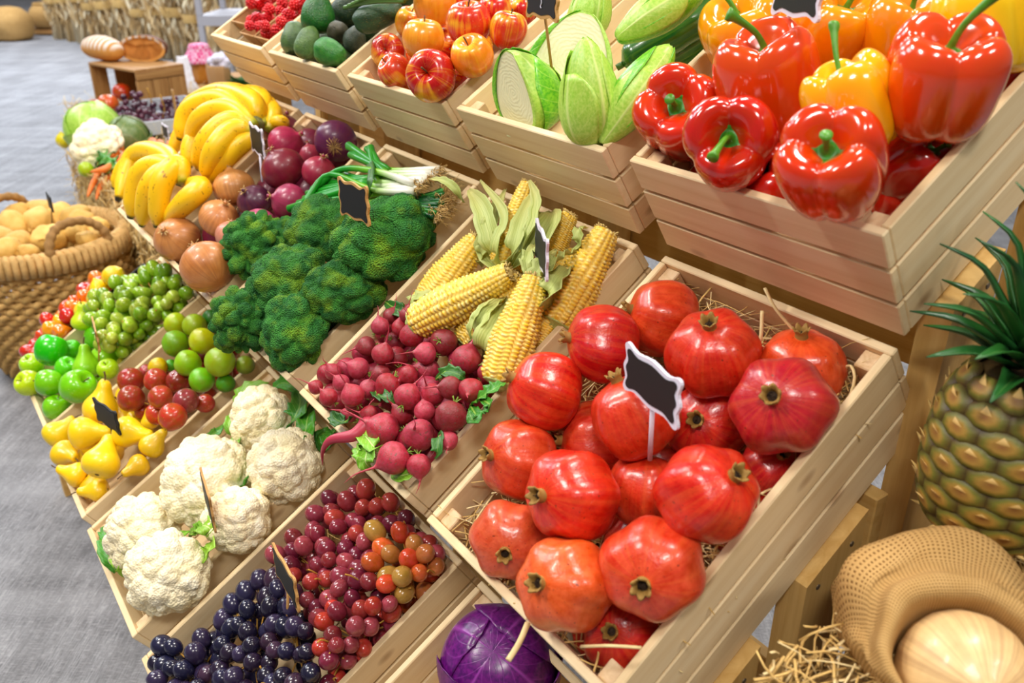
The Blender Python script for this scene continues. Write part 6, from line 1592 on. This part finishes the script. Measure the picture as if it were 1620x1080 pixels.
# far background: dried grass sheaves, sacks, crate, white shelf
m_grey = plain('grey_paint', (186, 184, 190), .6, .03)
def background():
    root = empty('dried_grass_sheaf'); rr = random.Random(11); mats = [plain('dry_grass', (222, 192, 140), .9, .25, 3), plain('dry_grass_pale', (240, 222, 186), .9, .2, 3), plain('dry_grass_dark', (186, 152, 100), .9, .3, 3)]
    st_ = MB(); pl = MB()
    for k in range(150):
        a = rr.uniform(0, 6.3); q = rr.uniform(0, .13); h = rr.uniform(.7, 1.25); x, y = q*math.cos(a), q*math.sin(a); s = rr.uniform(.9, 1.25)
        tube(st_, [(x, y, 0), (x*.7, y*.7, h*.45), (x*s, y*s, h)], .006, 4, 4, rr.randrange(3))
        for m in range(7):
            hh = rr.uniform(.15, 1)*h; b = V3((x+rr.uniform(-.05, .05), y+rr.uniform(-.05, .05), hh)); leaf(pl, [b, b+V3((rr.uniform(-.03, .03), rr.uniform(-.03, .03), .07)), b+V3((rr.uniform(-.07, .07), rr.uniform(-.07, .07), .15))], lambda t_: .014*math.sin(PI*min(.97, .05+.9*t_)), V3((rr.uniform(-1, 1), rr.uniform(-1, 1), .2)), 4, 2, .3, .3, rr.randrange(3), k)
    st_.build('stalks', mats, root); pl.build('plumes', mats, root); band = MB(); lathe(band, [(.15, .48), (.155, .46), (.155, .42), (.15, .40)], 20, 4); band.build('binding', m_root, root)
    pr = Proto(root); n = 15; sh = []
    for k in range(n):
        f = k/(n-1); x = -11.3+4.9*f; y = 1.62+1.1*f
        sh.append(pr.put(V3((x, y, 0)), V3((rr.uniform(-.06, .06), rr.uniform(-.06, .06), 1)), 1.0+.06*(k % 3), 'tall bound sheaf of dried grass in the row along the back of the hall', 'grass sheaf', 'sheaves of dried grass at the back'))
    for k, o in enumerate(sh): o['label'] = f'tall sheaf of dried grass, {ORD[k]} from the left along the back of the hall'
    def lump(name, px, py, rpx, s3, label, z=None, open_=False):
        p = at_z(px, py, z); r = rpx*depth(p)/F; o = empty(name, V3((p.x, p.y, z-r*s3[2]*.9))); mb = MB()
        top = [(0, .80), (.35, .78), (.62, .80), (.70, .92), (.62, .96), (.66, .8)] if open_ else [(0, 1), (.3, .97), (.62, .85)]
        lathe(mb, top+[(.95, .4), (1.0, -.1), (.92, -.6), (.7, -.88), (0, -.9)], 30, 18, lambda th, v, rr_, zz: (rr_*r*s3[0]*math.cos(th)*(1+.10*noise.noise(V3((th, zz*2, 1)))), rr_*r*s3[1]*math.sin(th)*(1+.08*math.cos(5*th)), (zz+.9)*r*s3[2]))
        mb.A = [(a[0]*.3, a[2]*.5, 0) for a in mb.A]; mb.build('cloth', m_burlap, o); s = MB(); lathe(s, [(0, 1.83*r*s3[2]), (.3*r, 1.82*r*s3[2]), (.55*r, 1.76*r*s3[2])], 20, 3); s.build('filling' if open_ else 'neck', m_straw2 if open_ else m_burlap, o)
        tag(o, label, 'sack')
    lump('burlap_sack', 16, 38, 32, (1.1, 1.0, .82), 'slumped brown sack on the floor at the far left edge', .18)
    c = at_z(76, 55, .0); cx, cy = c.x-.05, c.y+.05; cr = empty('small_crate', V3((cx, cy, 0))); mb = MB()
    for z in (.02, .10): board(mb, (-.2, -.17, z), (.2, -.15, z+.055)); board(mb, (-.2, .15, z), (.2, .17, z+.055)); board(mb, (.18, -.149, z), (.2, .149, z+.055), along=1); board(mb, (-.2, -.149, z), (-.18, .149, z+.055), along=1)
    board(mb, (-.179, -.149, .135), (.179, .149, .16)); mb.build('slats', m_box, cr)
    for x in (-.179, .155):
        for y in (-.149, .125): l = MB(); board(l, (x, y, 0), (x+.024, y+.024, .134), along=2); l.build('corner_post', m_box, cr)
    cr.rotation_euler = (0, 0, .9); tag(cr, 'small slatted wooden box under the open sack at the far back', 'crate')
    P_ = CAM+ray(72, 24)*depth(V3((cx, cy, .3))); lump('open_burlap_sack', 73, 24, 26, (.95, .95, .75), 'open sack of grain standing on the small wooden box', P_.z, True)
    q = CAM+ray(358, 30)*6.6; s = empty('white_display_shelf', V3((q.x, q.y, 0))); mb = MB()
    board(mb, (-.12, -.3, q.z-.02), (.5, .3, q.z+.05)); board(mb, (-.12, -.3, q.z+.45), (.5, .3, q.z+.5)); mb.build('shelf_board', m_grey, s)
    for x in (-.12, .46):
        for y in (-.3, .26): l = MB(); board(l, (x, y, 0), (x+.04, y+.04, q.z-.021), along=2); board(l, (x, y, q.z+.051), (x+.04, y+.04, q.z+.449), along=2); l.build('post', m_grey, s)
    s.rotation_euler = (0, 0, .95); tag(s, 'white shelf at the back right of the dried grass sheaves', 'shelf')
background()
for p in PROTOS:
    if not p.used:
        for o in list(p.r.children)+[p.r]: bpy.data.objects.remove(o)
